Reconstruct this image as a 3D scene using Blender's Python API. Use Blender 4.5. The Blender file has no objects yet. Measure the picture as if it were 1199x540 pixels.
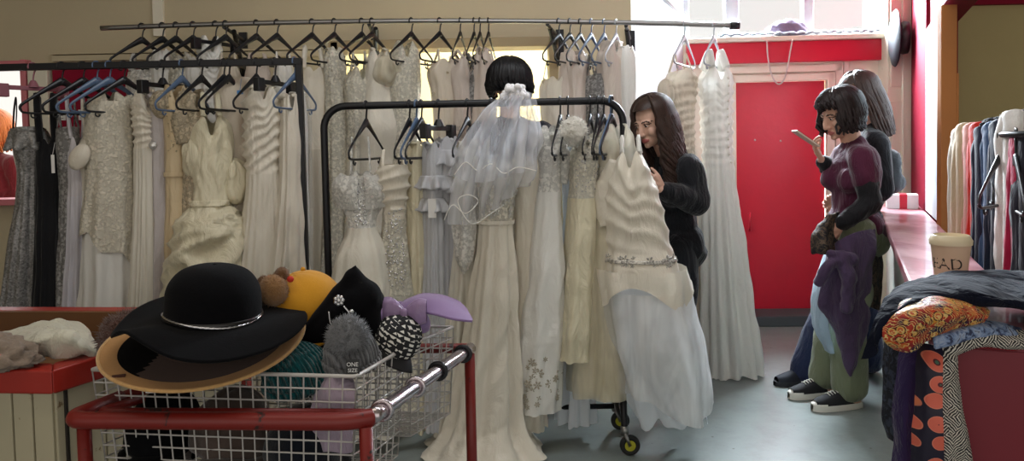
import bpy, bmesh, math, random
import numpy as np
from mathutils import Vector, Matrix, noise
from math import sin, cos, pi, radians as R
random.seed(7)
rng = np.random.RandomState(7)
sc = bpy.context.scene
COL = sc.collection
# ------------------------------------------------------------------ camera
CAMH = 1.36
F = 870.0
PITCH, ROLL = R(2.4), .0208          # tipped down a little, and held slightly askew
cs, sn = cos(PITCH), sin(PITCH); cr, sr = cos(ROLL), sin(ROLL)
PY0 = 170 + F * math.tan(PITCH)       # the frame is a lower crop of the full view: its optical centre lies above its middle
fw_ = Vector((0, cs, -sn)); rt0 = Vector((1, 0, 0)); up0 = Vector((0, sn, cs)); rt_ = rt0 * cr - up0 * sr; up_ = up0 * cr + rt0 * sr
cam_d = bpy.data.cameras.new('camera'); cam = bpy.data.objects.new('camera', cam_d); COL.objects.link(cam)
cam.matrix_world = Matrix.Translation((0, 0, CAMH)) @ Matrix((rt_, up_, -fw_)).transposed().to_4x4()
cam_d.sensor_width = 36; cam_d.lens = F / 1199 * 36; cam_d.shift_y = -(270 - PY0) / 1199; cam_d.clip_end = 200; cam_d.clip_start = .05
sc.camera = cam

def ray(px, py):
    return fw_ + rt_ * ((px - 599.5) / F) + up_ * ((PY0 - py) / F)
def at(px, py, Y):                       # the point at depth Y seen there
    d = ray(px, py); return Vector((0, 0, CAMH)) + d * (Y / d.y)
def onz(px, py, z):                      # the point at height z seen there
    d = ray(px, py); return Vector((0, 0, CAMH)) + d * ((z - CAMH) / d.z)
def onplane(px, py, p, n):
    d = ray(px, py); o = Vector((0, 0, CAMH)); return o + d * ((p - o).dot(n) / d.dot(n))

# ------------------------------------------------------------------ objects
ORG = {}
def link(o, parent=None):
    COL.objects.link(o)
    if parent is not None: o.parent = parent
    return o
def tag(o, label=None, cat=None, group=None, kind=None):
    if label: o['label'] = label
    if cat: o['category'] = cat
    if group: o['group'] = group
    if kind: o['kind'] = kind
    return o
def empty(name, loc, label=None, cat=None, group=None, rz=0):
    o = bpy.data.objects.new(name, None); o.empty_display_size = .05
    o.location = loc; o.rotation_euler = (0, 0, rz)
    link(o); ORG[o.name] = Vector(loc)
    return tag(o, label, cat, group)
class MB:
    """collects vertices and faces (world coordinates) for one mesh object"""
    def __init__(s): s.v = []; s.f = []; s.m = []; s.uv = {}
    def add(s, v, f, m=0):
        b = len(s.v); s.v.extend([tuple(p) for p in v]); s.f.extend([tuple(b + i for i in q) for q in f]); s.m.extend([m] * len(f)); return s
    def grid(s, P, close_u=False, close_v=False, m=0):
        P = np.asarray(P, float); nv, nu = P.shape[:2]; f = []
        for i in range(nv if close_v else nv - 1):
            for j in range(nu if close_u else nu - 1):
                a = i * nu + j; b = i * nu + (j + 1) % nu; c = ((i + 1) % nv) * nu + (j + 1) % nu; d = ((i + 1) % nv) * nu + j
                f.append((a, b, c, d))
        return s.add(P.reshape(-1, 3), f, m)
    def box(s, c, size, M=None, m=0):
        x, y, z = [q / 2 for q in size]
        v = [Vector((a, b, d)) for a in (-x, x) for b in (-y, y) for d in (-z, z)]
        if M is not None: v = [M @ q for q in v]
        v = [q + Vector(c) for q in v]
        return s.add(v, [(0, 1, 3, 2), (4, 6, 7, 5), (0, 4, 5, 1), (2, 3, 7, 6), (0, 2, 6, 4), (1, 5, 7, 3)], m)
    def tube(s, pts, r, n=8, closed=False, caps=True, flat=1.0, m=0):
        pts = [Vector(p) for p in pts]; N = len(pts)
        rr = r if hasattr(r, '__len__') else [r] * N
        rings = []; prev = None
        for i, p in enumerate(pts):
            if closed: t = pts[(i + 1) % N] - pts[i - 1]
            else: t = pts[min(i + 1, N - 1)] - pts[max(i - 1, 0)]
            if t.length < 1e-9: t = Vector((0, 0, 1))
            t.normalize()
            if prev is None:
                a = Vector((0, 0, 1)) if abs(t.z) < .9 else Vector((1, 0, 0))
                nrm = (a - t * a.dot(t)).normalized()
            else:
                nrm = prev - t * prev.dot(t)
                nrm = nrm.normalized() if nrm.length > 1e-6 else t.orthogonal().normalized()
            prev = nrm; bn = t.cross(nrm)
            rings.append([p + (nrm * cos(2 * pi * k / n) + bn * sin(2 * pi * k / n) * flat) * rr[i] for k in range(n)])
        b = len(s.v)
        s.grid([[tuple(q) for q in ring] for ring in rings], close_u=True, close_v=closed, m=m)
        if caps and not closed:
            s.f.append(tuple(b + k for k in range(n))[::-1]); s.f.append(tuple(b + (N - 1) * n + k for k in range(n))); s.m += [m, m]
        return s
    def ball(s, c, r, nu=16, nv=10, M=None, m=0):
        r = r if hasattr(r, '__len__') else (r, r, r)
        P = []
        for i in range(nv + 1):
            th = pi * i / nv
            row = []
            for j in range(nu):
                ph = 2 * pi * j / nu
                q = Vector((r[0] * sin(th) * cos(ph), r[1] * sin(th) * sin(ph), r[2] * cos(th)))
                if M is not None: q = M @ q
                row.append(tuple(q + Vector(c)))
            P.append(row)
        return s.grid(P, close_u=True, m=m)
    def cap(s, p0, r0, p1, r1, n=14):
        """closed tapered capsule"""
        p0 = Vector(p0); p1 = Vector(p1); t = (p1 - p0)
        L = t.length; t = t.normalized() if L > 1e-6 else Vector((0, 0, 1))
        pts = []; rr = []
        for a in (80, 55, 30): pts.append(p0 - t * r0 * sin(R(a))); rr.append(r0 * cos(R(a)))
        for k in range(5): pts.append(p0.lerp(p1, k / 4)); rr.append(r0 + (r1 - r0) * k / 4)
        for a in (30, 55, 80): pts.append(p1 + t * r1 * sin(R(a))); rr.append(r1 * cos(R(a)))
        return s.tube(pts, rr, n)
    def lathe(s, prof, c=(0, 0, 0), n=32, M=None, m=0, cap_top=False):
        P = [[tuple((M @ Vector((r * cos(2 * pi * k / n), r * sin(2 * pi * k / n), z)) if M is not None else Vector((r * cos(2 * pi * k / n), r * sin(2 * pi * k / n), z))) + Vector(c)) for k in range(n)] for r, z in prof]
        return s.grid(P, close_u=True, m=m)
    def build(s, name, mat, parent=None, smooth=True, mods=None, sharp=None, weld=True):
        me = bpy.data.meshes.new(name)
        org = ORG[parent.name] if parent is not None else Vector((0, 0, 0))
        me.from_pydata([tuple(Vector(p) - org) for p in s.v], [], s.f)
        mats = mat if isinstance(mat, (list, tuple)) else [mat]
        for q in mats: me.materials.append(q)
        me.polygons.foreach_set('material_index', s.m)
        bm = bmesh.new(); bm.from_mesh(me)
        if weld: bmesh.ops.remove_doubles(bm, verts=bm.verts, dist=1e-5)
        bmesh.ops.recalc_face_normals(bm, faces=bm.faces)
        bm.to_mesh(me); bm.free()
        o = bpy.data.objects.new(name, me); link(o, parent); ORG[o.name] = org
        if smooth:
            me.polygons.foreach_set('use_smooth', [True] * len(me.polygons))
            if sharp: me.set_sharp_from_angle(angle=R(sharp))
        for k in (mods or []):
            t, kw = k; md = o.modifiers.new(t.lower(), t)
            for a, b in kw.items(): setattr(md, a, b)
        return o
BEV = lambda w, seg=2: ('BEVEL', dict(width=w, segments=seg, limit_method='ANGLE', angle_limit=R(40)))
SOL = lambda t, off=0: ('SOLIDIFY', dict(thickness=t, offset=off))
SUB = lambda n=1: ('SUBSURF', dict(levels=n, render_levels=n))

def set_origin(o, loc):
    """move a top-level mesh's origin to loc without moving it"""
    loc = Vector(loc); o.data.transform(Matrix.Translation(-loc)); o.location = loc; ORG[o.name] = loc; return o

def remesh_obj(mb, name, mat, parent, voxel=.006, smooth=3, fac=.5, fn=None, weld_only=False):
    """one continuous surface from overlapping closed shapes"""
    tmp = mb.build('shape_draft', mat, None, weld=False)
    md = tmp.modifiers.new('r', 'REMESH'); md.mode = 'VOXEL'; md.voxel_size = voxel; md.use_smooth_shade = True
    if smooth:
        m2 = tmp.modifiers.new('s', 'SMOOTH'); m2.iterations = smooth; m2.factor = fac
    bpy.context.view_layer.update()
    dg = bpy.context.evaluated_depsgraph_get()
    me = bpy.data.meshes.new_from_object(tmp.evaluated_get(dg))
    bpy.data.objects.remove(tmp)
    n = len(me.vertices); co = np.empty(n * 3); me.vertices.foreach_get('co', co); co = co.reshape(-1, 3)
    if fn is not None: co = fn(co, me)
    org = ORG[parent.name] if parent is not None else Vector((0, 0, 0))
    me.vertices.foreach_set('co', (co - np.array(org)).ravel())
    me.polygons.foreach_set('use_smooth', [True] * len(me.polygons))
    me.name = name; me.update()
    me.materials.clear()
    for q in (mat if isinstance(mat, (list, tuple)) else [mat]): me.materials.append(q)
    o = bpy.data.objects.new(name, me); link(o, parent); ORG[o.name] = org
    return o

def smooth_interp(xs, ys, q):
    """monotone-ish cubic interpolation"""
    xs = np.asarray(xs, float); ys = np.asarray(ys, float); q = np.asarray(q, float)
    n = len(xs); d = np.zeros(n); h = np.diff(xs); dl = np.diff(ys) / np.maximum(h, 1e-9)
    for i in range(1, n - 1):
        d[i] = 0 if dl[i - 1] * dl[i] <= 0 else 2 * dl[i - 1] * dl[i] / (dl[i - 1] + dl[i])
    d[0] = dl[0]; d[-1] = dl[-1]
    k = np.clip(np.searchsorted(xs, q) - 1, 0, n - 2); t = (q - xs[k]) / np.maximum(h[k], 1e-9); t = np.clip(t, 0, 1)
    return ys[k] * (2 * t**3 - 3 * t**2 + 1) + h[k] * d[k] * (t**3 - 2 * t**2 + t) + ys[k + 1] * (-2 * t**3 + 3 * t**2) + h[k] * d[k + 1] * (t**3 - t**2)
def catmull(P, n):
    """resample a list of points (or rows of points) along axis 0 to n samples"""
    P = np.asarray(P, float); m = len(P)
    q = np.linspace(0, m - 1, n); k = np.clip(q.astype(int), 0, m - 2); t = (q - k).reshape((-1,) + (1,) * (P.ndim - 1))
    p0 = P[np.clip(k - 1, 0, m - 1)]; p1 = P[k]; p2 = P[k + 1]; p3 = P[np.clip(k + 2, 0, m - 1)]
    return .5 * (2 * p1 + (p2 - p0) * t + (2 * p0 - 5 * p1 + 4 * p2 - p3) * t**2 + (3 * p1 - p0 - 3 * p2 + p3) * t**3)
def path(pts, n=24): return [Vector(p) for p in catmull([tuple(p) for p in pts], n)]
def nz(p, s, seed=0): return noise.noise(Vector((p[0] * s + seed * 7.3, p[1] * s + seed * 3.1, p[2] * s - seed * 5.7)))

def patch(name, rows, mat, parent=None, nu=40, nv=40, fold=0.0, fscale=12, thick=.004, seed=0, ripple=None, build=True):
    """cloth: rows of points, smoothly interpolated, with folds pushed along the normal"""
    P = catmull(rows, nv); P = np.swapaxes(catmull(np.swapaxes(P, 0, 1), nu), 0, 1)
    du = np.gradient(P, axis=1); dv = np.gradient(P, axis=0); N = np.cross(du, dv); N /= np.maximum(np.linalg.norm(N, axis=2, keepdims=True), 1e-9)
    for i in range(nv):
        for j in range(nu):
            p = P[i, j]; k = fold * (nz(p, fscale, seed) + .5 * nz(p, fscale * 2.2, seed + 3))
            if ripple:
                a, n_, ph = ripple; k += a * sin(2 * pi * n_ * j / (nu - 1) + ph + 1.5 * sin(3.0 * i / nv)) * (i / (nv - 1))**.7
            P[i, j] = p + N[i, j] * k
    mb = MB().grid(P)
    return mb.build(name, mat, parent, mods=[SOL(thick)] if thick else None) if build else mb

# ------------------------------------------------------------------ materials
def srgb(r, g, b):
    f = lambda c: (c / 255 / 12.92) if c / 255 <= .04045 else ((c / 255 + .055) / 1.055)**2.4
    return (f(r), f(g), f(b), 1)
class NT:
    def __init__(s, name):
        s.m = bpy.data.materials.new(name); s.m.use_nodes = True; s.t = s.m.node_tree; s.t.nodes.clear()
        s.out = s.n('ShaderNodeOutputMaterial'); s.tc = None
    def n(s, typ, **kw):
        x = s.t.nodes.new(typ)
        for k, v in kw.items(): setattr(x, k, v)
        return x
    def l(s, a, b): s.t.links.new(a, b)
    def co(s, scale=(1, 1, 1), rot=(0, 0, 0)):
        if s.tc is None: s.tc = s.n('ShaderNodeTexCoord')
        mp = s.n('ShaderNodeMapping'); mp.inputs['Scale'].default_value = scale; mp.inputs['Rotation'].default_value = rot
        s.l(s.tc.outputs['Object'], mp.inputs[0]); return mp.outputs[0]
    def noise(s, scale, detail=3, rough=.5, co=None, dist=0):
        x = s.n('ShaderNodeTexNoise'); x.inputs['Scale'].default_value = scale; x.inputs['Detail'].default_value = detail; x.inputs['Roughness'].default_value = rough; x.inputs['Distortion'].default_value = dist
        s.l(co or s.co(), x.inputs['Vector']); return x.outputs['Fac']
    def vor(s, scale, co=None, feature='F1', out='Distance'):
        x = s.n('ShaderNodeTexVoronoi'); x.feature = feature; x.inputs['Scale'].default_value = scale; s.l(co or s.co(), x.inputs['Vector']); return x.outputs[out]
    def wave(s, scale, dist=0, co=None, direction='X', prof='SIN'):
        x = s.n('ShaderNodeTexWave'); x.bands_direction = direction; x.wave_profile = prof; x.inputs['Scale'].default_value = scale; x.inputs['Distortion'].default_value = dist
        s.l(co or s.co(), x.inputs['Vector']); return x.outputs['Fac']
    def ramp(s, fac, stops, const=False):
        x = s.n('ShaderNodeValToRGB'); e = x.color_ramp
        if const: e.interpolation = 'CONSTANT'
        while len(e.elements) < len(stops): e.elements.new(.5)
        for el, (p, c) in zip(e.elements, stops): el.position = p; el.color = c if len(c) == 4 else (*c, 1)
        s.l(fac, x.inputs[0]); return x.outputs[0]
    def mix(s, fac, a, b):
        x = s.n('ShaderNodeMix', data_type='RGBA')
        for i, v in ((0, fac), (6, a), (7, b)):
            if hasattr(v, 'is_output'): s.l(v, x.inputs[i])
            else: x.inputs[i].default_value = v
        return x.outputs[2]
    def bump(s, h, strength=.3, dist=.01, prev=None):
        x = s.n('ShaderNodeBump'); x.inputs['Strength'].default_value = strength; x.inputs['Distance'].default_value = dist; s.l(h, x.inputs['Height'])
        if prev is not None: s.l(prev, x.inputs['Normal'])
        return x.outputs[0]
    def bsdf(s, col, rough=.5, metal=0, nrm=None, sheen=0, trans=0, alpha=None, spec=.5, coat=0, translucent=0, emit=None):
        b = s.n('ShaderNodeBsdfPrincipled')
        def st(k, v):
            if hasattr(v, 'is_output'): s.l(v, b.inputs[k])
            else: b.inputs[k].default_value = v
        st('Base Color', col); st('Roughness', rough); st('Metallic', metal); st('Specular IOR Level', spec); st('Coat Weight', coat)
        if sheen: st('Sheen Weight', sheen)
        if trans: st('Transmission Weight', trans)
        if alpha is not None: st('Alpha', alpha)
        if emit: st('Emission Color', emit[0]); st('Emission Strength', emit[1])
        if nrm is not None: s.l(nrm, b.inputs['Normal'])
        sh = b.outputs[0]
        if translucent:
            t = s.n('ShaderNodeBsdfTranslucent')
            if hasattr(col, 'is_output'): s.l(col, t.inputs[0])
            else: t.inputs[0].default_value = col
            mx = s.n('ShaderNodeMixShader'); mx.inputs[0].default_value = translucent; s.l(sh, mx.inputs[1]); s.l(t.outputs[0], mx.inputs[2]); sh = mx.outputs[0]
        s.l(sh, s.out.inputs[0]); return s.m
def mul(c, k): return (c[0] * k, c[1] * k, c[2] * k, 1)

def plain(name, c, rough=.5, metal=0, bump=0, bscale=40, var=.12, spec=.5, coat=0):
    t = NT(name); f = t.noise(6, 4); col = t.mix(f, mul(c, 1 - var), mul(c, 1 + var))
    n = t.bump(t.noise(bscale, 4), bump, .01) if bump else None
    return t.bsdf(col, rough, metal, n, spec=spec, coat=coat)
def satin(name, c, rough=.36, wr=.45):
    t = NT(name); n = t.bump(t.noise(11, 5, .55, co=t.co((1, 1, .4)), dist=1.2), wr, .035); n = t.bump(t.noise(45, 3, co=t.co((1, 1, .35)), dist=.8), .2, .006, n)
    return t.bsdf(c, rough, 0, n, sheen=.15, translucent=.12, spec=.4)
def matte(name, c, tr=.15, wr=.35, rough=.75):
    t = NT(name); n = t.bump(t.noise(13, 5, .6, co=t.co((1, 1, .3)), dist=.8), wr, .03); n = t.bump(t.noise(70, 3, co=t.co((1, 1, .3))), .15, .004, n)
    return t.bsdf(c, rough, 0, n, sheen=.2, translucent=tr, spec=.2)
def lace(name, c, dark=.74, scale=1):
    """small flower and leaf figures on net"""
    t = NT(name); co = t.co(); w = t.noise(38 * scale, 4, .6, co, 2.2); v = t.vor(55 * scale, co)
    m = t.n('ShaderNodeMath', operation='MULTIPLY_ADD'); t.l(v, m.inputs[0]); m.inputs[1].default_value = -.45; t.l(w, m.inputs[2])
    f = t.ramp(m.outputs[0], [(.22, (0, 0, 0)), (.36, (1, 1, 1))]); col = t.mix(f, mul(c, dark), mul(c, 1.05))
    n = t.bump(f, .7, .006); n = t.bump(t.noise(11, 4, co=t.co((1, 1, .4)), dist=1), .5, .03, n)
    return t.bsdf(col, .65, 0, n, translucent=.12, spec=.3)
def sequin(name, c, scale=130, metal=.55):
    t = NT(name); x = t.n('ShaderNodeTexVoronoi'); x.inputs['Scale'].default_value = scale; t.l(t.co(), x.inputs['Vector'])
    bw = t.n('ShaderNodeRGBToBW'); t.l(x.outputs['Color'], bw.inputs[0])
    col = t.mix(bw.outputs[0], mul(c, .35), mul(c, 1.5)); n = t.bump(bw.outputs[0], .8, .004)
    return t.bsdf(col, .35, metal, n)
def tulle(name, c, alpha=.45):
    t = NT(name); f = t.noise(5, 3, co=t.co((1.5, 1.5, .3)), dist=.8)
    a = t.ramp(f, [(.35, (alpha * .5,) * 3), (.65, (min(1, alpha * 1.5),) * 3)])
    b = t.n('ShaderNodeBsdfDiffuse'); b.inputs[0].default_value = c; tl = t.n('ShaderNodeBsdfTranslucent'); tl.inputs[0].default_value = c
    m1 = t.n('ShaderNodeMixShader'); m1.inputs[0].default_value = .4; t.l(b.outputs[0], m1.inputs[1]); t.l(tl.outputs[0], m1.inputs[2])
    tp = t.n('ShaderNodeBsdfTransparent'); m2 = t.n('ShaderNodeMixShader'); t.l(a, m2.inputs[0]); t.l(tp.outputs[0], m2.inputs[1]); t.l(m1.outputs[0], m2.inputs[2])
    t.l(m2.outputs[0], t.out.inputs[0]); return t.m
def wool(name, c, scale=90, amt=.8, var=.35, sheen=.3):
    t = NT(name); f = t.noise(scale, 5, .7); col = t.mix(f, mul(c, 1 - var), mul(c, 1 + var)); return t.bsdf(col, .95, 0, t.bump(f, amt, .006), sheen=sheen, spec=.1)
def painted(name, c, c2, rough=.45, chips=.62, scale=14, var=.1, spec=.5):
    """old paint with chips showing what lies under it"""
    t = NT(name); f = t.noise(scale, 6, .65, dist=.4); g = t.ramp(f, [(chips, (0, 0, 0)), (chips + .03, (1, 1, 1))]); v = t.noise(3, 4)
    base = t.mix(v, mul(c, 1 - var), mul(c, 1 + var)); col = t.mix(g, base, c2); return t.bsdf(col, rough, 0, t.bump(t.noise(25, 4), .12, .01), spec=spec)
# ================================================================== SETTING
M_cream = painted('cream wall paint', srgb(190, 176, 146), srgb(160, 142, 108), .6, .76, 5, .05)
M_cream2 = painted('cream woodwork paint', srgb(226, 219, 200), srgb(170, 155, 125), .5, .70, 12, .06)
M_white = painted('blue white wall paint', srgb(222, 232, 236), srgb(200, 205, 205), .5, .75, 6, .04)
M_red = painted('red gloss paint', srgb(196, 26, 50), srgb(120, 30, 34), .35, .74, 6, .10)
M_dred = painted('dark red gloss paint', srgb(136, 20, 46), srgb(100, 24, 34), .6, .74, 7, .10, .12)
M_stall_red = painted('orange red stall paint', srgb(158, 40, 30), srgb(186, 110, 60), .4, .70, 22, .10)
M_beige = plain('beige stall wall', srgb(190, 172, 122), .7, var=.05, bump=.1)
M_ply = plain('orange varnished board', srgb(172, 108, 52), .5, var=.15, bump=.1, bscale=20)
M_black = plain('black metal', srgb(22, 22, 26), .4, .3, var=.2)
M_blackp = plain('black plastic', srgb(20, 20, 24), .38, 0, var=.2)
M_steel = plain('steel', srgb(150, 148, 146), .35, .9, var=.1)
def floor_mat():
    t = NT('painted concrete floor'); f = t.noise(1.3, 6, .6); g = t.noise(9, 5, .7)
    a = t.mix(f, srgb(106, 116, 116), srgb(146, 154, 150)); col = t.mix(t.ramp(g, [(.45, (0, 0, 0)), (.8, (.5, .5, .5))]), a, srgb(96, 98, 92))
    sp = t.ramp(t.vor(7), [(.03, (1, 1, 1)), (.05, (0, 0, 0))]); col = t.mix(sp, col, srgb(70, 66, 60))
    return t.bsdf(col, .30, 0, t.bump(g, .10, .01), spec=.55)
def struct(name, mb, mat, **kw): return tag(mb.build(name, mat, **kw), kind='structure')
def slab(px0, px1, y0, y1, *a): pass

fl = MB().box((.3, 3.0, -.05), (11, 13, .1)); struct('floor', fl, floor_mat(), smooth=False)
M_ceil = plain('ceiling paint', srgb(196, 190, 174), .8); M_hall = plain('hall wall paint', srgb(176, 164, 138), .8)
cl = MB().box((.3, 1.1, 3.45), (11.2, 7.6, .1)); cl.box((3.3, 5.3, 3.45), (5.2, .8, .1)); cl.box((-.6, 5.9, 3.45), (2.6, 2.1, .1)); struct('ceiling', cl, M_ceil, smooth=False)
struct('wall_left_light_block', MB().box((-5.1, 1.1, 1.7), (.2, 7.6, 3.4)), M_hall, smooth=False)  # unseen wall, added to hold back the ambient world light
struct('wall_right_light_block', MB().box((5.8, 1.5, 1.7), (.2, 8.4, 3.4)), M_hall, smooth=False)  # its unseen counterpart, added to dim the ambient light too
# ---- long cream wall behind the dresses, with a lit opening, a window and a red board
YB = 4.78
def zc(py, px=600, Y=YB): return at(px, py, Y).z
def xc(px, Y=YB, py=170): return at(px, py, Y).x
XL, XR = -5.0, xc(741)
op0, op1, opz1, opz0 = xc(402), xc(646), zc(57, 520), .75
wn0, wn1, wnz1, wnz0 = -4.2, xc(41), zc(71, 20), zc(233, 20)
w = MB()
T = .14; yc = YB + T / 2
def wl(x0, x1, z0, z1): w.box(((x0 + x1) / 2, yc, (z0 + z1) / 2), (x1 - x0, T, z1 - z0))
wl(XL, wn0, 0, 3.4); wl(wn0, wn1, 0, wnz0); wl(wn0, wn1, wnz1, 3.4); wl(wn1, op0, 0, 3.4); wl(op0, op1, 0, opz0); wl(op0, op1, opz1, 3.4); wl(op1, XR, 0, 3.4)
struct('wall_rear', w, M_cream, smooth=False)
# mouldings on that wall
m = MB().box(((wn1 + op0) / 2 + .1, YB - .015, zc(66, 220)), (op0 - wn1 - .1, .03, .035))
m.box(((wn1 + op0) / 2 + .1, YB - .02, zc(60.5, 220)), (op0 - wn1 - .1, .04, .012))
struct('trim_1', m, M_cream, smooth=False)
struct('trim_2', MB().box((xc(193), YB - .012, 2.6), (xc(199) - xc(187), .024, 1.0)), M_cream2, smooth=False)
struct('trim_3', MB().box(((xc(54)), YB - .03, 1.0), (xc(66) - xc(43), .06, 2.0 - .18)), M_cream2, smooth=False, mods=[BEV(.006)])
struct('trim_4', MB().box((0, YB - .05, zc(1, 100) + .12), (XR * 2 - 2.4, .10, .2)), M_cream, smooth=False)
# opening's frame and the lit room behind it
fr = MB()
for x0, x1 in ((op0 - .06, op0), (op1 - .01, op1 + .05)): fr.box(((x0 + x1) / 2, YB + .04, (opz0 + opz1) / 2), (x1 - x0, .22, opz1 - opz0 + .1))
fr.box(((op0 + op1) / 2, YB + .04, opz1 + .025), (op1 - op0 + .1, .22, .06)); fr.box(((op0 + op1) / 2, YB + .04, opz0 - .02), (op1 - op0 + .16, .3, .05))
struct('trim_5', fr, plain('brown cream frame paint', srgb(150, 132, 100), .55), smooth=False, mods=[BEV(.005)])
bw = MB().box(((op0 + op1) / 2 + .1, 6.9, 1.7), (3.4, .1, 3.4)); struct('wall_far', bw, plain('pale yellow wall', srgb(238, 222, 172), .7, var=.04), smooth=False)
# left window
wf = MB(); RW = .05
wf.box(((wn0 + wn1) / 2, YB + .05, wnz1 - .02), (wn1 - wn0, .1, .05)); wf.box((wn1 - .02, YB + .02, (wnz0 + wnz1) / 2), (.035, .16, wnz1 - wnz0))
for xm in (xc(-95), xc(-260)): wf.box((xm, YB + .05, (wnz0 + wnz1) / 2), (.05, .06, wnz1 - wnz0))
wf.box(((wn0 + wn1) / 2, YB, wnz0 - .015), (wn1 - wn0 + .06, .2, .04))
struct('window_1', wf, plain('faded pink window frame', srgb(206, 120, 128), .5), smooth=False, mods=[BEV(.004)])
# red board with two paper notes
rb0, rb1 = xc(69), xc(176)
rbo = MB().box(((rb0 + rb1) / 2, YB - .02, (zc(74, 110) + .35) / 2), (rb1 - rb0, .036, zc(74, 110) - .35))
tag(rbo.build('wall_board', M_dred, smooth=False, mods=[BEV(.004)]), 'dark red painted board on the cream wall behind the straight black rack', 'board')
M_paper = plain('white paper', srgb(225, 222, 218), .8, var=.04)
for k, (pa, pb, lab) in enumerate(((67, 83, 'white paper note on the red board, behind the black halter dress'), (98, 111, 'white paper note on the red board, behind the beaded jacket gown'))):
    q = MB().box((xc((pa + pb) / 2), YB - .042, (zc(129, 90) + zc(141, 90)) / 2), (xc(pb) - xc(pa), .004, zc(129, 90) - zc(141, 90)))
    for i in range(3): q.box((xc((pa + pb) / 2), YB - .0445, zc(132, 90) - .018 * i), ((xc(pb) - xc(pa)) * .7, .002, .004), m=1)
    tag(q.build('paper_sign', [M_paper, plain('grey print', srgb(120, 118, 116), .8)], smooth=False), lab, 'note', 'paper notes on the red board')

# ---- oblique white side wall and the far wall with the red door
A = at(801, 170, 5.60); A.z = 0
B = at(1030, 170, 5.52); B.z = 0
sd = (B - A).normalized(); nd = Vector((sd.y, -sd.x, 0))          # nd points to the camera
if nd.y > 0: nd = -nd
S0 = Vector((XR, YB, 0))
def wallbox(mb, P, d, n, s0, s1, z0, z1, d0, d1, m=0):
    """box on a wall: s along d from P, z up, d0..d1 out along n"""
    c = [P + d * s + n * o + Vector((0, 0, z)) for s in (s0, s1) for o in (d0, d1) for z in (z0, z1)]
    return mb.add(c, [(0, 1, 3, 2), (4, 6, 7, 5), (0, 4, 5, 1), (2, 3, 7, 6), (0, 2, 6, 4), (1, 5, 7, 3)], m)
dv = (A - S0).normalized(); nv_ = Vector((-dv.y, dv.x, 0)); nv_ = nv_ if nv_.dot(-S0) > 0 else -nv_
LS = (A - S0).length
q = MB(); wallbox(q, S0, dv, nv_, 0.0, LS + .1, 0, 3.4, -.12, 0); struct('wall_side', q, M_white, smooth=False)
def sz(px, py):
    h = onplane(px, py, A, nd); return (h - A).dot(sd), h.z
LD = (B - A).length
s_d0, zd1 = sz(860, 97); s_d1, _ = sz(966, 97); _, zd0 = sz(910, 362); _, zst = sz(910, 378)
_, zb1 = sz(910, 49); _, zb0 = sz(910, 74)
zfl = .085
WL = LD + 1.6
q = MB()
wallbox(q, A, sd, nd, -.6, s_d0 - .02, 0, zb1, -.14, 0); wallbox(q, A, sd, nd, s_d1 + .02, WL, 0, zb1, -.14, 0); wallbox(q, A, sd, nd, s_d0 - .02, s_d1 + .02, zd1 + .01, zb1, -.14, 0)
wallbox(q, A, sd, nd, -.6, WL, 2.85, 3.4, -.14, 0); wallbox(q, A, sd, nd, s_d1 + .42, WL, zb1, 2.85, -.14, 0)
struct('wall_door_side', q, M_cream2, smooth=False)
q = MB(); wallbox(q, A, sd, nd, .02, LD, zb0, zb1 - .005, 0, .06); struct('trim_6', q, M_red, smooth=False, mods=[BEV(.006)])
q = MB(); wallbox(q, A, sd, nd, .02, LD, zb1 - .005, zb1 + .03, -.1, .10); struct('trim_7', q, M_cream2, smooth=False, mods=[BEV(.006)])
# door frame with stepped mouldings
q = MB()
for (o, t, dp) in ((0.02, .05, .05), (.085, .05, .03), (.15, .035, .018)):
    wallbox(q, A, sd, nd, s_d0 - o - t + .02, s_d0 - o + .02, 0, zd1 + o + t - .02, 0, dp); wallbox(q, A, sd, nd, s_d1 + o - .02, s_d1 + o + t - .02, 0, zd1 + o + t - .02, 0, dp)
    wallbox(q, A, sd, nd, s_d0 - o - t + .02, s_d1 + o + t - .02, zd1 + o - .02, zd1 + o + t - .02, 0, dp)
struct('trim_8', q, M_cream2, smooth=False, mods=[BEV(.005)])
q = MB(); wallbox(q, A, sd, nd, s_d0, s_d1, zd0 + .0, zd1, -.05, -.01)
door = struct('door_1', q, M_red, smooth=False, mods=[BEV(.005)])
q = MB(); hp = A + sd * sz(876, 242)[0] + nd * .02
for s_ in (-1, 1): q.tube([hp + Vector((0, 0, .75 + .0 + .06 * s_)) , hp + nd * .03 + Vector((0, 0, .75 + .06 * s_))], .008, 8)
q.tube([hp + nd * .03 + Vector((0, 0, .68)), hp + nd * .03 + Vector((0, 0, .82))], .01, 8)
q.build('door_handle', M_red, door)
M_brass = plain('pale metal', srgb(220, 214, 205), .3, .7)
for (px, py) in ((884, 164), (914, 165)):
    h = onplane(px, py, A, nd) + nd * .0
    MB().ball(h, (.008, .006, .008), 10, 6).build('door_stud', M_brass, door)
q = MB(); wallbox(q, A, sd, nd, s_d0 - .3, s_d1 + .35, 0, zd0 - .004, -.05, .22); struct('trim_9', q, plain('dark grey doorstep', srgb(72, 78, 82), .6), smooth=False, mods=[BEV(.008)])  # step before the door, one even dark grey
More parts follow.
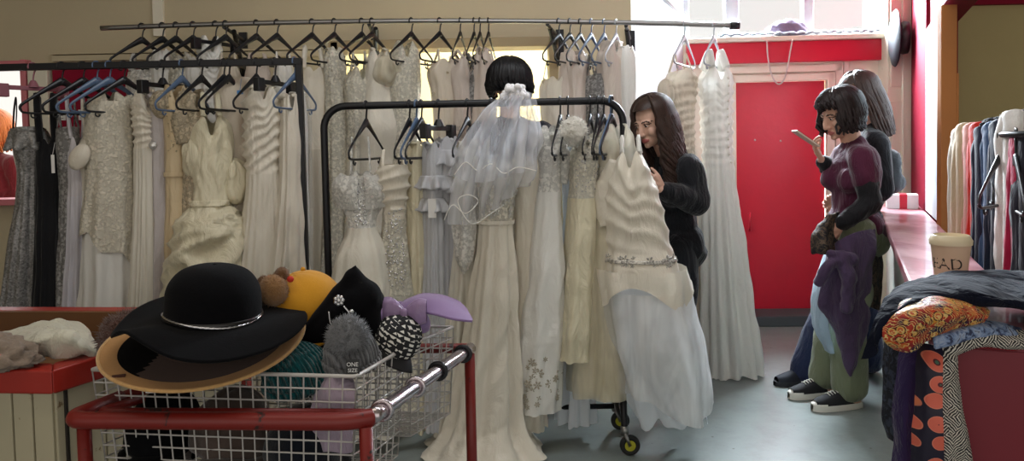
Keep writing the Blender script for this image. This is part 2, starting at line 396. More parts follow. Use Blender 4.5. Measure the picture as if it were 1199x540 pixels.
# window above the door
q = MB()
for px, wd in ((858, .10), (948, .075)):
    s_ = sz(px, 20)[0]; wallbox(q, A, sd, nd, s_ - wd / 2, s_ + wd / 2, zb1 + .02, 2.86, -.10, -.02)
wallbox(q, A, sd, nd, 0, .05, zb1, 2.86, -.10, -.02); wallbox(q, A, sd, nd, -.05, LD + .1, 2.8, 2.87, -.12, -.0); wallbox(q, A, sd, nd, LD - .02, LD + .06, zb1, 2.86, -.10, -.02)
struct('window_2', q, plain('pale window frame', srgb(206, 214, 222), .5), smooth=False, mods=[BEV(.006)])
def glass():
    t = NT('window glass'); g = t.n('ShaderNodeBsdfGlossy'); g.inputs['Roughness'].default_value = .05; tp = t.n('ShaderNodeBsdfTransparent'); tp.inputs[0].default_value = (.96, .98, 1, 1)
    mx = t.n('ShaderNodeMixShader'); mx.inputs[0].default_value = .05; t.l(tp.outputs[0], mx.inputs[1]); t.l(g.outputs[0], mx.inputs[2]); t.l(mx.outputs[0], t.out.inputs[0]); return t.m
q = MB(); wallbox(q, A, sd, nd, .03, LD, zb1, 2.84, -.065, -.06); struct('window_3', q, glass(), smooth=False)
# pillar at the door wall's end, the pale strip of wall past it
P0 = sz(1028, 170)[0]; P1 = sz(1051, 170)[0]
q = MB(); wallbox(q, A, sd, nd, P0, P1, 0, 3.4, 0, .16)
wallbox(q, A, sd, nd, P0 + .015, P1 - .015, 1.0, 1.62, .16, .175); wallbox(q, A, sd, nd, P0 + .015, P1 - .015, 1.72, 3.3, .16, .175)
wallbox(q, A, sd, nd, P1 - .05, P1 + .012, .95, 3.4, .16, .19)
struct('pillar', q, M_cream2, smooth=False, mods=[BEV(.006)])
# counter: low wall with a wide red and worn top
CN = onz(1068, 327, .93); CF = onz(1031, 243, .93); CN.z = CF.z = 0; CD = (CF - CN).normalized(); CR = Vector((CD.y, -CD.x, 0))
s_near, s_far = -.62, (CF - CN).length + .45
q = MB(); wallbox(q, CN, CD, CR, s_near, s_far, 0, .89, .05, .18); struct('wall_low', q, painted('pale grey green paint', srgb(206, 210, 200), srgb(170, 165, 150), .5, .7, 8, .05), smooth=False)
def top_mat():
    t = NT('worn red counter top'); f = t.noise(5, 5, .6, co=t.co((1, .45, 1))); g = t.ramp(f, [(.42, srgb(132, 26, 40)), (.6, srgb(196, 150, 158))])
    return t.bsdf(g, .28, 0, t.bump(t.noise(30, 3), .08, .01), coat=.3)
q = MB(); wallbox(q, CN, CD, CR, s_near - .02, s_far, .89, .93, -.012, .225); struct('trim_10', q, top_mat(), smooth=False, mods=[BEV(.008)])
q = MB(); wallbox(q, CN, CD, CR, s_near - .012, s_near, 0, .89, .0, .18); struct('trim_12', q, plain('dull dark red paint', srgb(122, 24, 40), .45, var=.08), smooth=False, mods=[BEV(.003)])
# wall plane along the counter's far edge: red wall, white panel, orange board
RP = CN + CR * .23
def srx(px, py=150):
    h = onplane(px, py, RP, CR); return (h - RP).dot(CD), h.z
s_a = srx(1066)[0]; s_b = srx(1083)[0]; s_c, _ = srx(1102)
zpan = srx(1083, 36)[1]
q = MB(); wallbox(q, RP, CD, CR, s_b - .05, s_a + .05, 0, 3.4, 0, .16); wallbox(q, RP, CD, CR, s_c - .2, s_b - .05, zpan + .03, 3.4, .02, .16); struct('wall_stall_side', q, M_dred, smooth=False)
q = MB(); wallbox(q, RP, CD, CR, s_a + .05, s_a + .7, 0, 3.4, .03, .16); struct('wall_stall_end', q, M_white, smooth=False)
q = MB(); wallbox(q, RP, CD, CR, s_c + .045, s_b, .93, zpan, .0, .03); struct('wall_stall_panel', q, M_white, smooth=False, mods=[BEV(.003)])
pe = RP + CD * s_c
q = MB(); e = Vector((.9995, -.03, 0)); e2 = Vector((.03, .9995, 0))
wallbox(q, pe, e, e2, .0, .075, 0, zpan + .01, -.0, .04); wallbox(q, pe, e, e2, .075, .085, 0, 1.66, .0, .04); struct('trim_11', q, M_ply, smooth=False, mods=[BEV(.003)])
# stall's rear wall and red header
SY = RP.y + CD.y * s_c + .75; sw = at(1112, 170, SY); zh = at(1130, 7, SY).z; q = MB().box((sw.x + 1.4, SY + .05, zh / 2), (2.8, .1, zh)); struct('wall_stall_rear', q, M_beige, smooth=False)
q = MB().box((sw.x + 1.34, SY + .02, zh + .5), (2.9, .12, 1.0)); struct('wall_stall_header', q, M_dred, smooth=False)

# dark round alarm bell on the pale strip
bp = at(1051, 44, 5.35)
q = MB(); Mx = Matrix.Rotation(R(90), 4, 'Y')
bell = empty('alarm_bell', at(1062, 44, 5.25), 'dark round wall bell high beside the cream pillar', 'bell')
axis = Vector((-.90, .30, 0)).normalized(); Mq = axis.to_track_quat('Z', 'Y').to_matrix()
c0 = at(1063, 44, 5.2)
MB().lathe([(0, 0), (.11, 0), (.115, .03), (.10, .06), (.0, .062)], c0, 32, Mq).build('back_plate', M_blackp, bell, sharp=40)
MB().lathe([(0, .065), (.05, .065), (.19, .07), (.2, .078), (.19, .09), (.13, .105), (.05, .112), (0, .114)], c0, 40, Mq).build('gong', plain('navy black enamel', srgb(14, 17, 28), .6), bell, sharp=50)
# things on the ledge over the door
LZ = zb1 + .03
def ledge(px, off=0.0): return A + sd * sz(px, 45)[0] + nd * off + Vector((0, 0, LZ))
def cloth_lump(name, c, r, mat, seed=0, parent=None, amp=.25, sc_=9, voxel=.01, build=True, flat=True):
    mb = MB(); P = []
    for i in range(25):
        th = pi * i / 24; row = []
        for j in range(40):
            ph = 2 * pi * j / 40; d = Vector((sin(th) * cos(ph), sin(th) * sin(ph), cos(th))); k = 1 + amp * nz(d, sc_ * .25, seed) + amp * .5 * nz(d, sc_ * .6, seed + 1)
            z = r[2] * d.z * k
            if flat and d.z < 0: z *= .35
            row.append((c[0] + r[0] * d.x * k, c[1] + r[1] * d.y * k, c[2] + z))
        P.append(row)
    mb.grid(P, close_u=True); return mb.build(name, mat, parent)
lb = cloth_lump('cloth_bundle', ledge(922, .0) + Vector((0, 0, .03)), (.15, .06, .10), plain('mauve grey cloth', srgb(120, 108, 130), .9, bump=.4, bscale=20), 3)
tag(lb, 'mauve grey cloth bundle lying on the ledge above the red door', 'cloth')
q = MB(); pts = [ledge(px, .08 + .015 * sin(px * .7)) + Vector((0, 0, .012 + .012 * abs(sin(px * 1.3)))) for px in range(838, 1026, 3)]
q.tube(pts, [.007 + .006 * abs(sin(i * 2.1)) for i in range(len(pts))], 6)
for i in range(0, len(pts), 2):
    a = rng.rand() * 6.28; d = Vector((cos(a) * .03, sin(a) * .01, .018)); q.tube([pts[i], pts[i] + d * .6, pts[i] + d * 1.0 + Vector((.012, 0, -.01))], .003, 5)
tag(q.build('garland', plain('grey foil garland', srgb(140, 146, 158), .35, .5, var=.3)), 'thin grey foil garland lying along the ledge above the red door', 'garland')
q = MB(); lo = [(898, 48), (899, 66), (903, 86), (910, 98), (917, 95), (922, 80), (925, 62), (928, 46)]
q.tube(path([onplane(a, b, A + nd * .115, nd) for a, b in lo], 30), .0055, 8)
tag(q.build('cord', plain('dirty white cord', srgb(196, 186, 178), .7)), 'dirty white cord hanging in a loop from the ledge over the red door', 'cord')
# sloping white pipe high on the side wall
q = MB(); q.tube([onplane(772, -6, S0 + nv_ * .03, nv_), onplane(803, 21, S0 + nv_ * .03, nv_)], .016, 8)
tag(q.build('wall_pipe', M_white), 'thin white pipe sloping high across the white side wall', 'pipe')
# box beyond the counter
cb = CF + CD * -.02 + CR * .1 + Vector((0, 0, .93))
bx = empty('carton', cb, 'small red and white carton at the far end of the counter', 'carton')
q = MB(); wallbox(q, cb, CD, CR, -.06, .06, 0, .085, -.07, .10); q.build('carton_body', M_paper, bx, smooth=False, mods=[BEV(.003)])
q = MB(); wallbox(q, cb, CD, CR, -.062, .062, .0, .087, .0, .04); q.build('red_band', M_red, bx, smooth=False)
# ------------------------------------------------------------------ LIGHT
wd = bpy.data.worlds.new('world'); sc.world = wd; wd.use_nodes = True
bg = wd.node_tree.nodes['Background']; bg.inputs[0].default_value = (1, .95, .885, 1); bg.inputs[1].default_value = 1.04
def area(name, loc, target, size, sy, power, col=(1, 1, 1), spread=180):
    d = bpy.data.lights.new(name, 'AREA'); d.shape = 'RECTANGLE'; d.size = size; d.size_y = sy; d.energy = power; d.color = col; d.spread = R(spread)
    o = bpy.data.objects.new(name, d); link(o); o.location = loc; o.rotation_euler = (Vector(target) - Vector(loc)).to_track_quat('-Z', 'Y').to_euler(); return o
wm = A + sd * .75
area('daylight_over_door', wm - nd * .75 + Vector((0, 0, 3.25)), wm + nd * 1.6 + Vector((0, 0, 1.0)), 2.6, 1.6, 1700, (.88, .95, 1), 120)
area('daylight_left_window', ((wn0 + wn1) / 2, YB + 1.6, 2.2), ((wn0 + wn1) / 2, YB, 1.5), 1.6, 1.6, 60, (.9, .96, 1))
area('room_lamp_behind_opening', ((op0 + op1) / 2, 5.9, 3.0), ((op0 + op1) / 2, 6.3, 1.2), 1.4, .6, 27, (1, .93, .78))
area('unseen_warm_fill', (-1.2, 1.2, 3.35), (-1.2, 1.5, 0), 2.4, .3, 14, (1, .90, .76))  # added fill light out of view, warms the near side
area('unseen_cool_fill', (.5, 2.7, 3.35), (.5, 3.3, 0), 2.6, .3, 34, (.95, .97, 1))  # added fill light out of view, brightens the gowns on the castor rail
vs = sc.view_settings; sc.display_settings.display_device = 'sRGB'; vs.view_transform = 'Standard'; vs.look = 'None'; vs.gamma = 1; vs.exposure = 0; vs.use_curve_mapping = False
# ================================================================== GARMENTS
def px2m(px, Y): return px * Y / F
M_hang = plain('black plastic hanger', srgb(20, 21, 26), .35, var=.2)
M_hangb = plain('blue grey plastic hanger', srgb(84, 104, 132), .35, var=.1)
M_hangp = plain('dusty pink plastic hanger', srgb(150, 96, 108), .35, var=.1)
M_hangc = plain('clear grey plastic hanger', srgb(178, 182, 190), .25, var=.1)
M_chrome = plain('chrome', srgb(190, 190, 195), .2, 1, var=.05)
HW = .195
_hproto = {}
def hanger(kind, col, loc, rz, label, group, tilt=0):
    """loc is the point on the rail the hook hangs from; built once per kind and colour, then copied with its parts"""
    key = (kind, col.name)
    if key not in _hproto:
        e = empty('clothes_hanger', (0, 0, 0))
        q = MB(); hk = [Vector((.021 * cos(a), 0, .004 + .021 * sin(a) - .012)) for a in np.linspace(R(205), R(-60), 16)]
        hk += [Vector((.004, 0, -.048)), Vector((0, 0, -.075)), Vector((0, 0, -.10))]
        q.tube(path(hk, 30), .0042, 6); q.build('hook', M_chrome if kind == 'wire' else col, e)
        if kind == 'clip':
            q = MB(); q.box((0, 0, -.115), (.32, .014, .022)); q.tube([(0, 0, -.075), (0, 0, -.11)], [.012, .03], 8); q.build('bar', col, e, smooth=False, mods=[BEV(.003)])
            for s in (-1, 1):
                q = MB(); q.box((s * .14, 0, -.13), (.05, .034, .065)); q.build('clip', col, e, smooth=False, mods=[BEV(.004)])
        else:
            q = MB()
            for s in (-1, 1):
                pts = path([(0, 0, -.082), (s * .03, 0, -.098), (s * .10, 0, -.142), (s * .175, 0, -.192), (s * .198, 0, -.214), (s * .196, 0, -.232)], 18)
                rr = [.021 - .014 * min(1, i / 9) for i in range(18)]
                q.tube(pts, rr, 8, flat=.45)
            q.build('shoulder_arm', col, e)
            q = MB(); q.tube(path([(-.196, 0, -.232), (-.18, 0, -.243), (-.1, 0, -.246), (.1, 0, -.246), (.18, 0, -.243), (.196, 0, -.232)], 20), .0055, 6); q.build('bar', col, e)
            for s in (-1, 1):
                q = MB(); q.tube(path([(s * .15, 0, -.246), (s * .15, 0, -.262), (s * .137, 0, -.268), (s * .128, 0, -.258)], 10), .004, 6); q.build('strap_hook', col, e)
        _hproto[key] = [e, False]
    e, used = _hproto[key]
    if not used: r = e; _hproto[key][1] = True
    else:
        r = e.copy(); COL.objects.link(r)
        for ch in list(e.children):
            c = ch.copy(); c.parent = r; COL.objects.link(c)
    r.location = loc; r.rotation_euler = (tilt, 0, rz); ORG[r.name] = Vector(loc)
    return tag(r, label, 'hanger', group)

class Dress:
    """a hanging gown. Sizes in photo pixels at the gown's depth Y are turned into metres; hw = half widths seen from the camera; yaw turns it on its hanger"""
    def __init__(s, name, label, cat, group, px, Y, prof, yaw=0, depth=.07, mat=None, bod=None, waist=None, nf=9, amp=.02, seed=0, pxh=None, edge='sweet', parent_loc=None, nu=112, nv=76, crumple=.006, ruch=None, swag=0):
        s.crumple = crumple; s.ruch = ruch; s.swag = swag; s.Y = Y; s.rs = np.random.RandomState(seed + 11); s.yaw = R(yaw); s.seed = seed
        pxh = px if pxh is None else pxh
        ys = [p[0] for p in prof]; s.ytop, s.yhem = ys[0], ys[-1]
        ztop = at(px, ys[0], Y).z; zhem = max(.012, at(px, ys[-1], Y).z); s.ztop, s.zhem = ztop, zhem
        zs = [max(zhem, at(px, y, Y).z) for y in ys]
        s.T = [(ztop - z) / (ztop - zhem) for z in zs]; s.T[-1] = 1
        x0 = at(px, ys[0], Y).x; x1 = at(pxh, ys[-1], Y).x
        s.cx = lambda t: x0 + (x1 - x0) * t**1.5
        s.x0 = x0
        vis = [px2m(p[1], Y) for p in prof]
        dep = [(p[2] if len(p) > 2 and p[2] is not None else depth) for p in prof]
        c_, s_ = abs(cos(s.yaw)), abs(sin(s.yaw)); wv = []
        for v, d in zip(vis, dep):
            d2 = min(d, v * .9); wv.append(math.sqrt(max(v * v - (d2 * s_)**2, (v * .3)**2)) / max(c_, .3))
        s.wt, s.dt = wv, [min(d, v * .95 + .01) for v, d in zip(vis, dep)]
        s.root = empty(name, (x0, Y, zhem), label, cat, group)
        s.nu, s.nv = nu, nv; s.amp = amp; s.edge = edge; s.nf = nf
        s.fr = [(int(max(2, nf + s.rs.randint(-3, 4))), s.rs.rand() * 6.28, .4 + .6 * s.rs.rand()) for _ in range(4)]
        s.mat, s.bod = mat, bod or mat; s.tw = .35 if waist is None else waist
    def _c(s, t):
        q = s.__dict__.setdefault('_cache', {}); k = round(t, 5)
        if k not in q: q[k] = (float(smooth_interp(s.T, s.wt, np.array([t]))[0]), float(smooth_interp(s.T, s.dt, np.array([t]))[0]))
        return q[k]
    def W(s, t): return s._c(t)[0]
    def Dp(s, t): return s._c(t)[1]
    def pt(s, t, a, extra=0, raw=False):
        """point on the gown: t 0 top .. 1 hem, a angle (-pi/2 faces the camera)"""
        w, d = s.W(t), s.Dp(t); ca, sa = cos(a), sin(a); k = .86
        x = w * math.copysign(abs(ca)**k, ca); y = d * math.copysign(abs(sa)**k, sa)
        n = Vector((ca / max(w, .02), sa / max(d, .02), 0)).normalized()
        g = min(1.0, max(0.0, (t - s.tw * .8) / (1 - s.tw * .8 + 1e-6)))**.8
        f = 0
        if not raw:
            for m, ph, q in s.fr: f += q * cos(m * a + ph + .6 * sin(2 * a + ph))
            f = f / 2.2; f = f * s.amp * (.14 + 1.15 * g) + .012 * g * nz((x * 3, y * 3, t * 2), 3, s.seed)
            f += .006 * nz((x, y, t), 9, s.seed + 2)
            u = a * (w + d) * .7; zz = t * (s.ztop - s.zhem)
            r1 = 1 - 2.2 * abs(noise.noise(Vector((u * 9 + s.seed * 3.7 + zz * 1.2, zz * 2.6, s.seed * 1.3)))); r2 = 1 - 2.2 * abs(noise.noise(Vector((u * 22 - zz * 3, zz * 8 + s.seed, 4.4))))
            f += s.crumple * (r1 - .3) * (.45 + .75 * g) + s.crumple * .35 * (r2 - .3)
            if s.swag and g > 0:
                r3 = 1 - 2 * abs(noise.noise(Vector((u * 4.5 + zz * 5 * (1 if sa > .0 else 1.3) + s.seed, zz * 4.2 - u * 3, s.seed * 2.1)))); f += s.swag * (r3 - .2) * min(1, g * 3)
            if s.ruch:
                t0, t1, am, fq, tl = s.ruch
                if t0 <= t <= t1: f += am * min(1, (t - t0) * 30, (t1 - t) * 30 + .2) * (1 - 2 * abs(sin(fq * zz + tl * ca + 2.2 * nz((x, y, zz), 6, s.seed)))**.8)
        p = Vector((x, y, 0)) + n * (f + extra)
        p = Matrix.Rotation(s.yaw, 3, 'Z') @ p
        return Vector((s.cx(t) + p.x, s.Y + p.y, s.ztop + (s.zhem - s.ztop) * t))
    def e(s, a):
        if s.edge == 'sweet': return .045 * abs(sin(a))**.8 - .03 * math.exp(-(cos(a) / .2)**2) * (1 if sin(a) < 0 else .6) - .02
        if s.edge == 'straight': return .012 * abs(sin(a)) - .006
        if s.edge == 'vee': return .05 * abs(sin(a))**.6 * (1 - 1.6 * math.exp(-(cos(a) / .3)**2)) - .01
        if s.edge == 'shoulder': return .07 * abs(cos(a))**1.2 * 0 + .02 - .10 * math.exp(-(cos(a) / .42)**2) * (1 if sin(a) < 0 else .35)
        return 0
    def shell(s, t0, t1, nv, extra=0, edge=False, hemz=0, raw=False, hem=None):
        P = []
        for i in range(nv):
            k = i / (nv - 1); t = t0 + (t1 - t0) * k; row = []
            for j in range(s.nu):
                a = 2 * pi * j / s.nu; p = s.pt(t, a, extra, raw)
                if edge: p.z += s.e(a) * (1 - k)**2
                if hemz and k > .7: p.z += hemz * ((k - .7) / .3)**2 * (nz((cos(a) * 2, sin(a) * 2, 0), 1.6, s.seed + 5))
                if hem: p.z += hem(a) * k * k
                p.z = max(p.z, .006 + .004 * ((j * 7) % 3))
                row.append(tuple(p))
            P.append(row)
        return P
    def body(s, names=('bodice', 'skirt'), hemz=.02):
        nb = max(40 if s.ruch else 22, int(s.nv * s.tw))
        s.b = MB().grid(s.shell(0, s.tw, nb, edge=True), close_u=True).build(names[0], s.bod, s.root)
        s.k = MB().grid(s.shell(s.tw, 1, s.nv - nb + 10, hemz=hemz), close_u=True).build(names[1], s.mat, s.root)
        return s
    def straps(s, zt, mat=None, r=.006, spread=.6, flat=2.2, pair=True, to=None):
        """shoulder straps up to the hanger's height zt (photo y)"""
        z = at(s.x0, zt, s.Y).z if zt > 3 else zt
        for sd_ in (-1, 1):
            ux = Matrix.Rotation(s.yaw, 3, 'Z') @ Vector((sd_ * min(.17, max(s.W(0) * spread, .035)), 0, 0)); top = Vector((s.x0 + ux.x, s.Y + ux.y, z))
            a1 = -pi / 2 + sd_ * .85; a2 = pi / 2 - sd_ * .85
            f = s.pt(.0, a1); f.z += s.e(a1) - .004; b = s.pt(0, a2); b.z += s.e(a2) - .004
            q = MB().tube(path([f, f.lerp(top, .55) + Vector((0, -.006, 0)), top, b.lerp(top, .55) + Vector((0, .006, 0)), b], 26), r, 6, flat=flat); q.build('strap', mat or s.bod, s.root)
        return s
    def band(s, t, h, mat, name='waistband', extra=.006):
        MB().grid(s.shell(max(0, t - h / 2), min(1, t + h / 2), 6, extra)).build(name, mat, s.root, mods=[SOL(.003)]); return s
    def overlay(s, t0, t1, mat, name='overlay', extra=.012, hem=None, edge=False, a0=None):
        nv = max(10, int(60 * (t1 - t0))); P = s.shell(t0, t1, nv, extra, edge=edge, hem=hem)
        s.ov = MB().grid(P, close_u=True).build(name, mat, s.root); return s
    def puff(s, side, t=.02, r=(.075, .075, .085), mat=None, off=.02, name='sleeve', drop=0, folds=9):
        a = 0 if side > 0 else pi; c = s.pt(t, a, off, True); c.z -= drop
        mb = MB(); P = []
        for i in range(21):
            th = pi * (.06 + .88 * i / 20); row = []
            for j in range(36):
                ph = 2 * pi * j / 36; k = 1 + .10 * sin(folds * ph + side + 2 * nz((cos(ph), sin(ph), th), 1.1, s.seed)) * sin(th) ** .5 + .34 * nz((cos(ph), sin(ph), i / 8), 1.3, s.seed + side)
                row.append((c.x + r[0] * sin(th) * cos(ph) * k, c.y + r[1] * sin(th) * sin(ph) * k, c.z + r[2] * cos(th)))
            P.append(row)
        mb.grid(P, close_u=True).build(name, mat or s.bod, s.root, mods=[SOL(.003)]); return s
    def sleeve(s, side, length, mat=None, r0=.055, r1=.04, t=.01, out=.03, name='sleeve', fwd=0, swing=0):
        a = 0 if side > 0 else pi; p = s.pt(t, a, -.01, True); d = (Matrix.Rotation(s.yaw, 3, 'Z') @ Vector((side, 0, 0)))
        pts = path([p + d * -.02 + Vector((0, 0, .03)), p + d * out + Vector((0, 0, -.05)), p + d * (out + .02 + swing * .5) + Vector((0, -fwd, -length * .5)), p + d * (out + swing) + Vector((0, -fwd, -length))], 26)
        rr = [(r0 + (r1 - r0) * (i / 25)) * (1 + .10 * sin(i * 1.9 + s.seed) * nz((i, s.seed, 0), .37)) for i in range(26)]; rr[0] *= .6
        q = MB().tube(pts, rr, 16, caps=False, flat=.7); q.build(name, mat or s.bod, s.root, mods=[SOL(.003)]); return s
    def neck_shoulders(s, zt, mat=None, w=.5):
        """cloth yoke from the bodice top up to the hanger, open at the neck"""
        z = at(s.x0, zt, s.Y).z
        for sd_ in (-1, 1):
            ux = Matrix.Rotation(s.yaw, 3, 'Z') @ Vector((1, 0, 0)); P = []
            W0 = s.W(0)
            for i in range(13):
                k = i / 12; row = []
                for j in range(7):
                    u = j / 6; x = sd_ * (W0 * (.30 + .62 * u)); sh = z - .13 * u * (W0 / .2)
                    f = -1 + 2 * k; yy = s.Dp(0) * .95 * f; zz = sh * (1 - f * f) + s.ztop * f * f + .006
                    p = Vector((s.x0, s.Y, 0)) + ux * x + Matrix.Rotation(s.yaw, 3, 'Z') @ Vector((0, yy, 0)); row.append((p.x, p.y, zz))
                P.append(row)
            MB().grid(P).build('shoulder_yoke', mat or s.bod, s.root, mods=[SOL(.004)])
        return s
    def bow(s, t, a, size, mat, name='bow'):
        c = s.pt(t, a, .025)
        q = MB()
        for sd_ in (-1, 1):
            P = []
            for i in range(13):
                u = i / 12; row = []
                for j in range(16):
                    ph = 2 * pi * j / 16; rad = size * (.12 + .42 * sin(pi * min(1, u * .62 + .05)))
                    row.append((c.x + sd_ * size * u, c.y - .01 + rad * .45 * sin(ph), c.z + rad * cos(ph) + .1 * size * u * sin(9 * ph)))
                P.append(row)
            q.grid(P, close_u=True)
            q.grid([[(c.x + sd_ * size * (.1 + .35 * k + .16 * l), c.y - .012 + .01 * sin(l * 5 + k * 3), c.z - size * 1.2 * k) for l in (0, .3, .6, 1)] for k in np.linspace(0, 1, 8)])
        q.ball((c.x, c.y - .012, c.z), (size * .16, size * .14, size * .2)); q.build(name, mat, s.root); return s
    def beads(s, n, t0, t1, mat, a_rng=(-2.6, -.5), r=.004, name='beading', on=None):
        q = MB()
        for _ in range(n):
            t = t0 + (t1 - t0) * s.rs.rand(); a = a_rng[0] + (a_rng[1] - a_rng[0]) * s.rs.rand(); q.ball(s.pt(t, a, .001), r * (.6 + .8 * s.rs.rand()), 6, 4)
        s._merge(q, mat, (t0 + t1) / 2, on); return s
    def _merge(s, mb, mat, t, on=None):
        o = on or (s.b if t < s.tw else s.k); me = o.data; n = len(me.materials); me.materials.append(mat); org = ORG[o.name]
        bm = bmesh.new(); bm.from_mesh(me); vs = [bm.verts.new(Vector(p) - org) for p in mb.v]
        for f in mb.f:
            try: x = bm.faces.new([vs[i] for i in f]); x.material_index = n; x.smooth = True
            except ValueError: pass
        bm.to_mesh(me); bm.free()
    def motifs(s, n, t0, t1, mat, r=.02, a_rng=(-3.0, -.1), name='', petals=5):
        q = MB()
        for _ in range(n):
            t = t0 + (t1 - t0) * s.rs.rand(); a = a_rng[0] + (a_rng[1] - a_rng[0]) * s.rs.rand(); c = s.pt(t, a, .001); n_ = (s.pt(t, a, .03) - s.pt(t, a, 0)).normalized()
            u = n_.orthogonal().normalized(); v = n_.cross(u); rr = r * (.6 + .7 * s.rs.rand()); ph0 = s.rs.rand() * 6
            for k in range(petals):
                d = u * cos(ph0 + 2 * pi * k / petals) + v * sin(ph0 + 2 * pi * k / petals); Mx = Matrix((d, n_.cross(d), n_)).transposed(); q.ball(c + d * rr * .62, (rr * .42, rr * .24, .0025), 8, 5, Mx)
            q.ball(c, (rr * .18, rr * .18, .004), 6, 4)
        s._merge(q, mat, (t0 + t1) / 2); return s
    def ruffle(s, t, mat, h=.05, n=16, out=.02, name='ruffle'):
        P = []
        for i in range(9):
            k = i / 8; row = []
            for j in range(160):
                a = 2 * pi * j / 160; p = s.pt(t, a, .006 + out * k * (1 + .7 * sin(n * a + s.seed))); p.z -= h * k * (1 + .1 * sin(n * a)); row.append(tuple(p))
            P.append(row)
        MB().grid(P, close_u=True).build(name, mat, s.root, mods=[SOL(.002)]); return s
    def tagcard(s, px, py, w=.028, h=.045, mat=None, name='price_tag'):
        c = at(px, py, s.Y - s.Dp(.3) - .03); q = MB().box(c, (w, .002, h)); q.tube([c + Vector((0, 0, h / 2)), c + Vector((.002, .02, h / 2 + .06))], .001, 4)
        q.build(name, mat or M_paper, s.root, smooth=False); return s

# fabrics
S_ivory = satin('ivory satin', srgb(228, 220, 204)); S_cream = satin('cream satin', srgb(230, 221, 192), .28, .9); S_white = satin('white satin', srgb(234, 232, 226))
S_gold = satin('champagne gold satin', srgb(214, 192, 154), .32); S_lilac = satin('pale lilac satin', srgb(206, 201, 206)); S_mauve = satin('lavender grey satin', srgb(192, 184, 182))
S_blue = satin('ice blue grey satin', srgb(200, 201, 205)); S_blush = satin('blush satin', srgb(216, 202, 190)); S_champ = satin('pale champagne satin', srgb(216, 204, 186))
C_white = matte('white crepe', srgb(234, 231, 225)); C_ivory = matte('ivory crepe', srgb(228, 222, 208)); C_cream = matte('cream chiffon', srgb(230, 222, 200)); C_grey = matte('cool grey chiffon', srgb(198, 198, 202), .15)
C_lav = matte('pale lavender chiffon', srgb(208, 205, 212)); C_cool = matte('cool white chiffon', srgb(224, 229, 234), .3); C_oat = matte('oatmeal crepe', srgb(210, 201, 185))
L_ivory = lace('ivory lace', srgb(230, 224, 208)); L_white = lace('white lace', srgb(236, 233, 226)); L_champ = lace('champagne lace', srgb(212, 196, 168), .66); L_grey = lace('silver grey lace', srgb(172, 169, 166), .5); L_bead = lace('beaded lace', srgb(228, 220, 202), .82); L_blush = lace('blush lace', srgb(218, 202, 190), .7)
Q_grey = sequin('grey sequins', srgb(132, 130, 128), 130, .2); Q_silver = sequin('silver sequins', srgb(190, 186, 178), 160); Q_gold = sequin('pale gold beads', srgb(206, 190, 158), 170)
K_black = matte('black jersey', srgb(14, 14, 18), .03)
T_white = tulle('white tulle', srgb(244, 244, 244), .72); T_ivory = tulle('ivory organza', srgb(236, 229, 210), .62); T_yellow = matte('yellow ivory organza', srgb(232, 223, 194), .3, .6); T_veil = tulle('veil tulle', srgb(236, 237, 242), .46)
M_pearl = plain('pearl beads', srgb(232, 226, 214), .2); M_crystal = plain('crystal beads', srgb(214, 212, 210), .12, .6); M_cut = plain('dark cut work', srgb(172, 164, 146), .8)
# ================================================================== RACKS
def ra_Y(px): return 3.74
def rf_Y(px): return 3.33
YW = 4.32
# straight black rack
rk = empty('clothes_rack', (at(353, 170, 3.74).x, 3.74, 0), 'straight black square tube clothes rack with gowns behind the hat trolley', 'clothes rack')
pL = at(-60, 79.5, ra_Y(-60)); pR = at(350, 72, 3.74); pL.z = pR.z + .0
rail_za = pR.z
def sq(mb, a, b, w):
    a = Vector(a); b = Vector(b); d = (b - a).normalized(); u = d.orthogonal().normalized() if abs(d.z) > .9 else Vector((0, 0, 1)); v = d.cross(u).normalized(); u = v.cross(d)
    if abs(d.z) > .9: u = Vector((1, 0, 0)); v = Vector((0, 1, 0))
    h = w / 2; P = [[tuple(p + u * x + v * y) for x, y in ((-h, -h), (h, -h), (h, h), (-h, h))] for p in (a, b)]
    bb = len(mb.v); mb.grid(P, close_u=True); mb.f += [(bb, bb + 1, bb + 2, bb + 3), (bb + 4, bb + 5, bb + 6, bb + 7)]; mb.m += [0, 0]; return mb
sq(MB(), pL, pR + Vector((.016, 0, 0)), .034).build('rail', M_black, rk, smooth=False, mods=[BEV(.003)])
sq(MB(), (pR.x, pR.y, rail_za), (pR.x, pR.y, .03), .032).build('post', M_black, rk, smooth=False, mods=[BEV(.003)])
sq(MB(), (pL.x, pL.y, rail_za), (pL.x, pL.y, .03), .032).build('post', M_black, rk, smooth=False, mods=[BEV(.003)])
for p in (pR, pL): sq(MB(), (p.x, p.y - .26, .02), (p.x, p.y + .26, .02), .036).build('foot', M_black, rk, smooth=False, mods=[BEV(.003)])
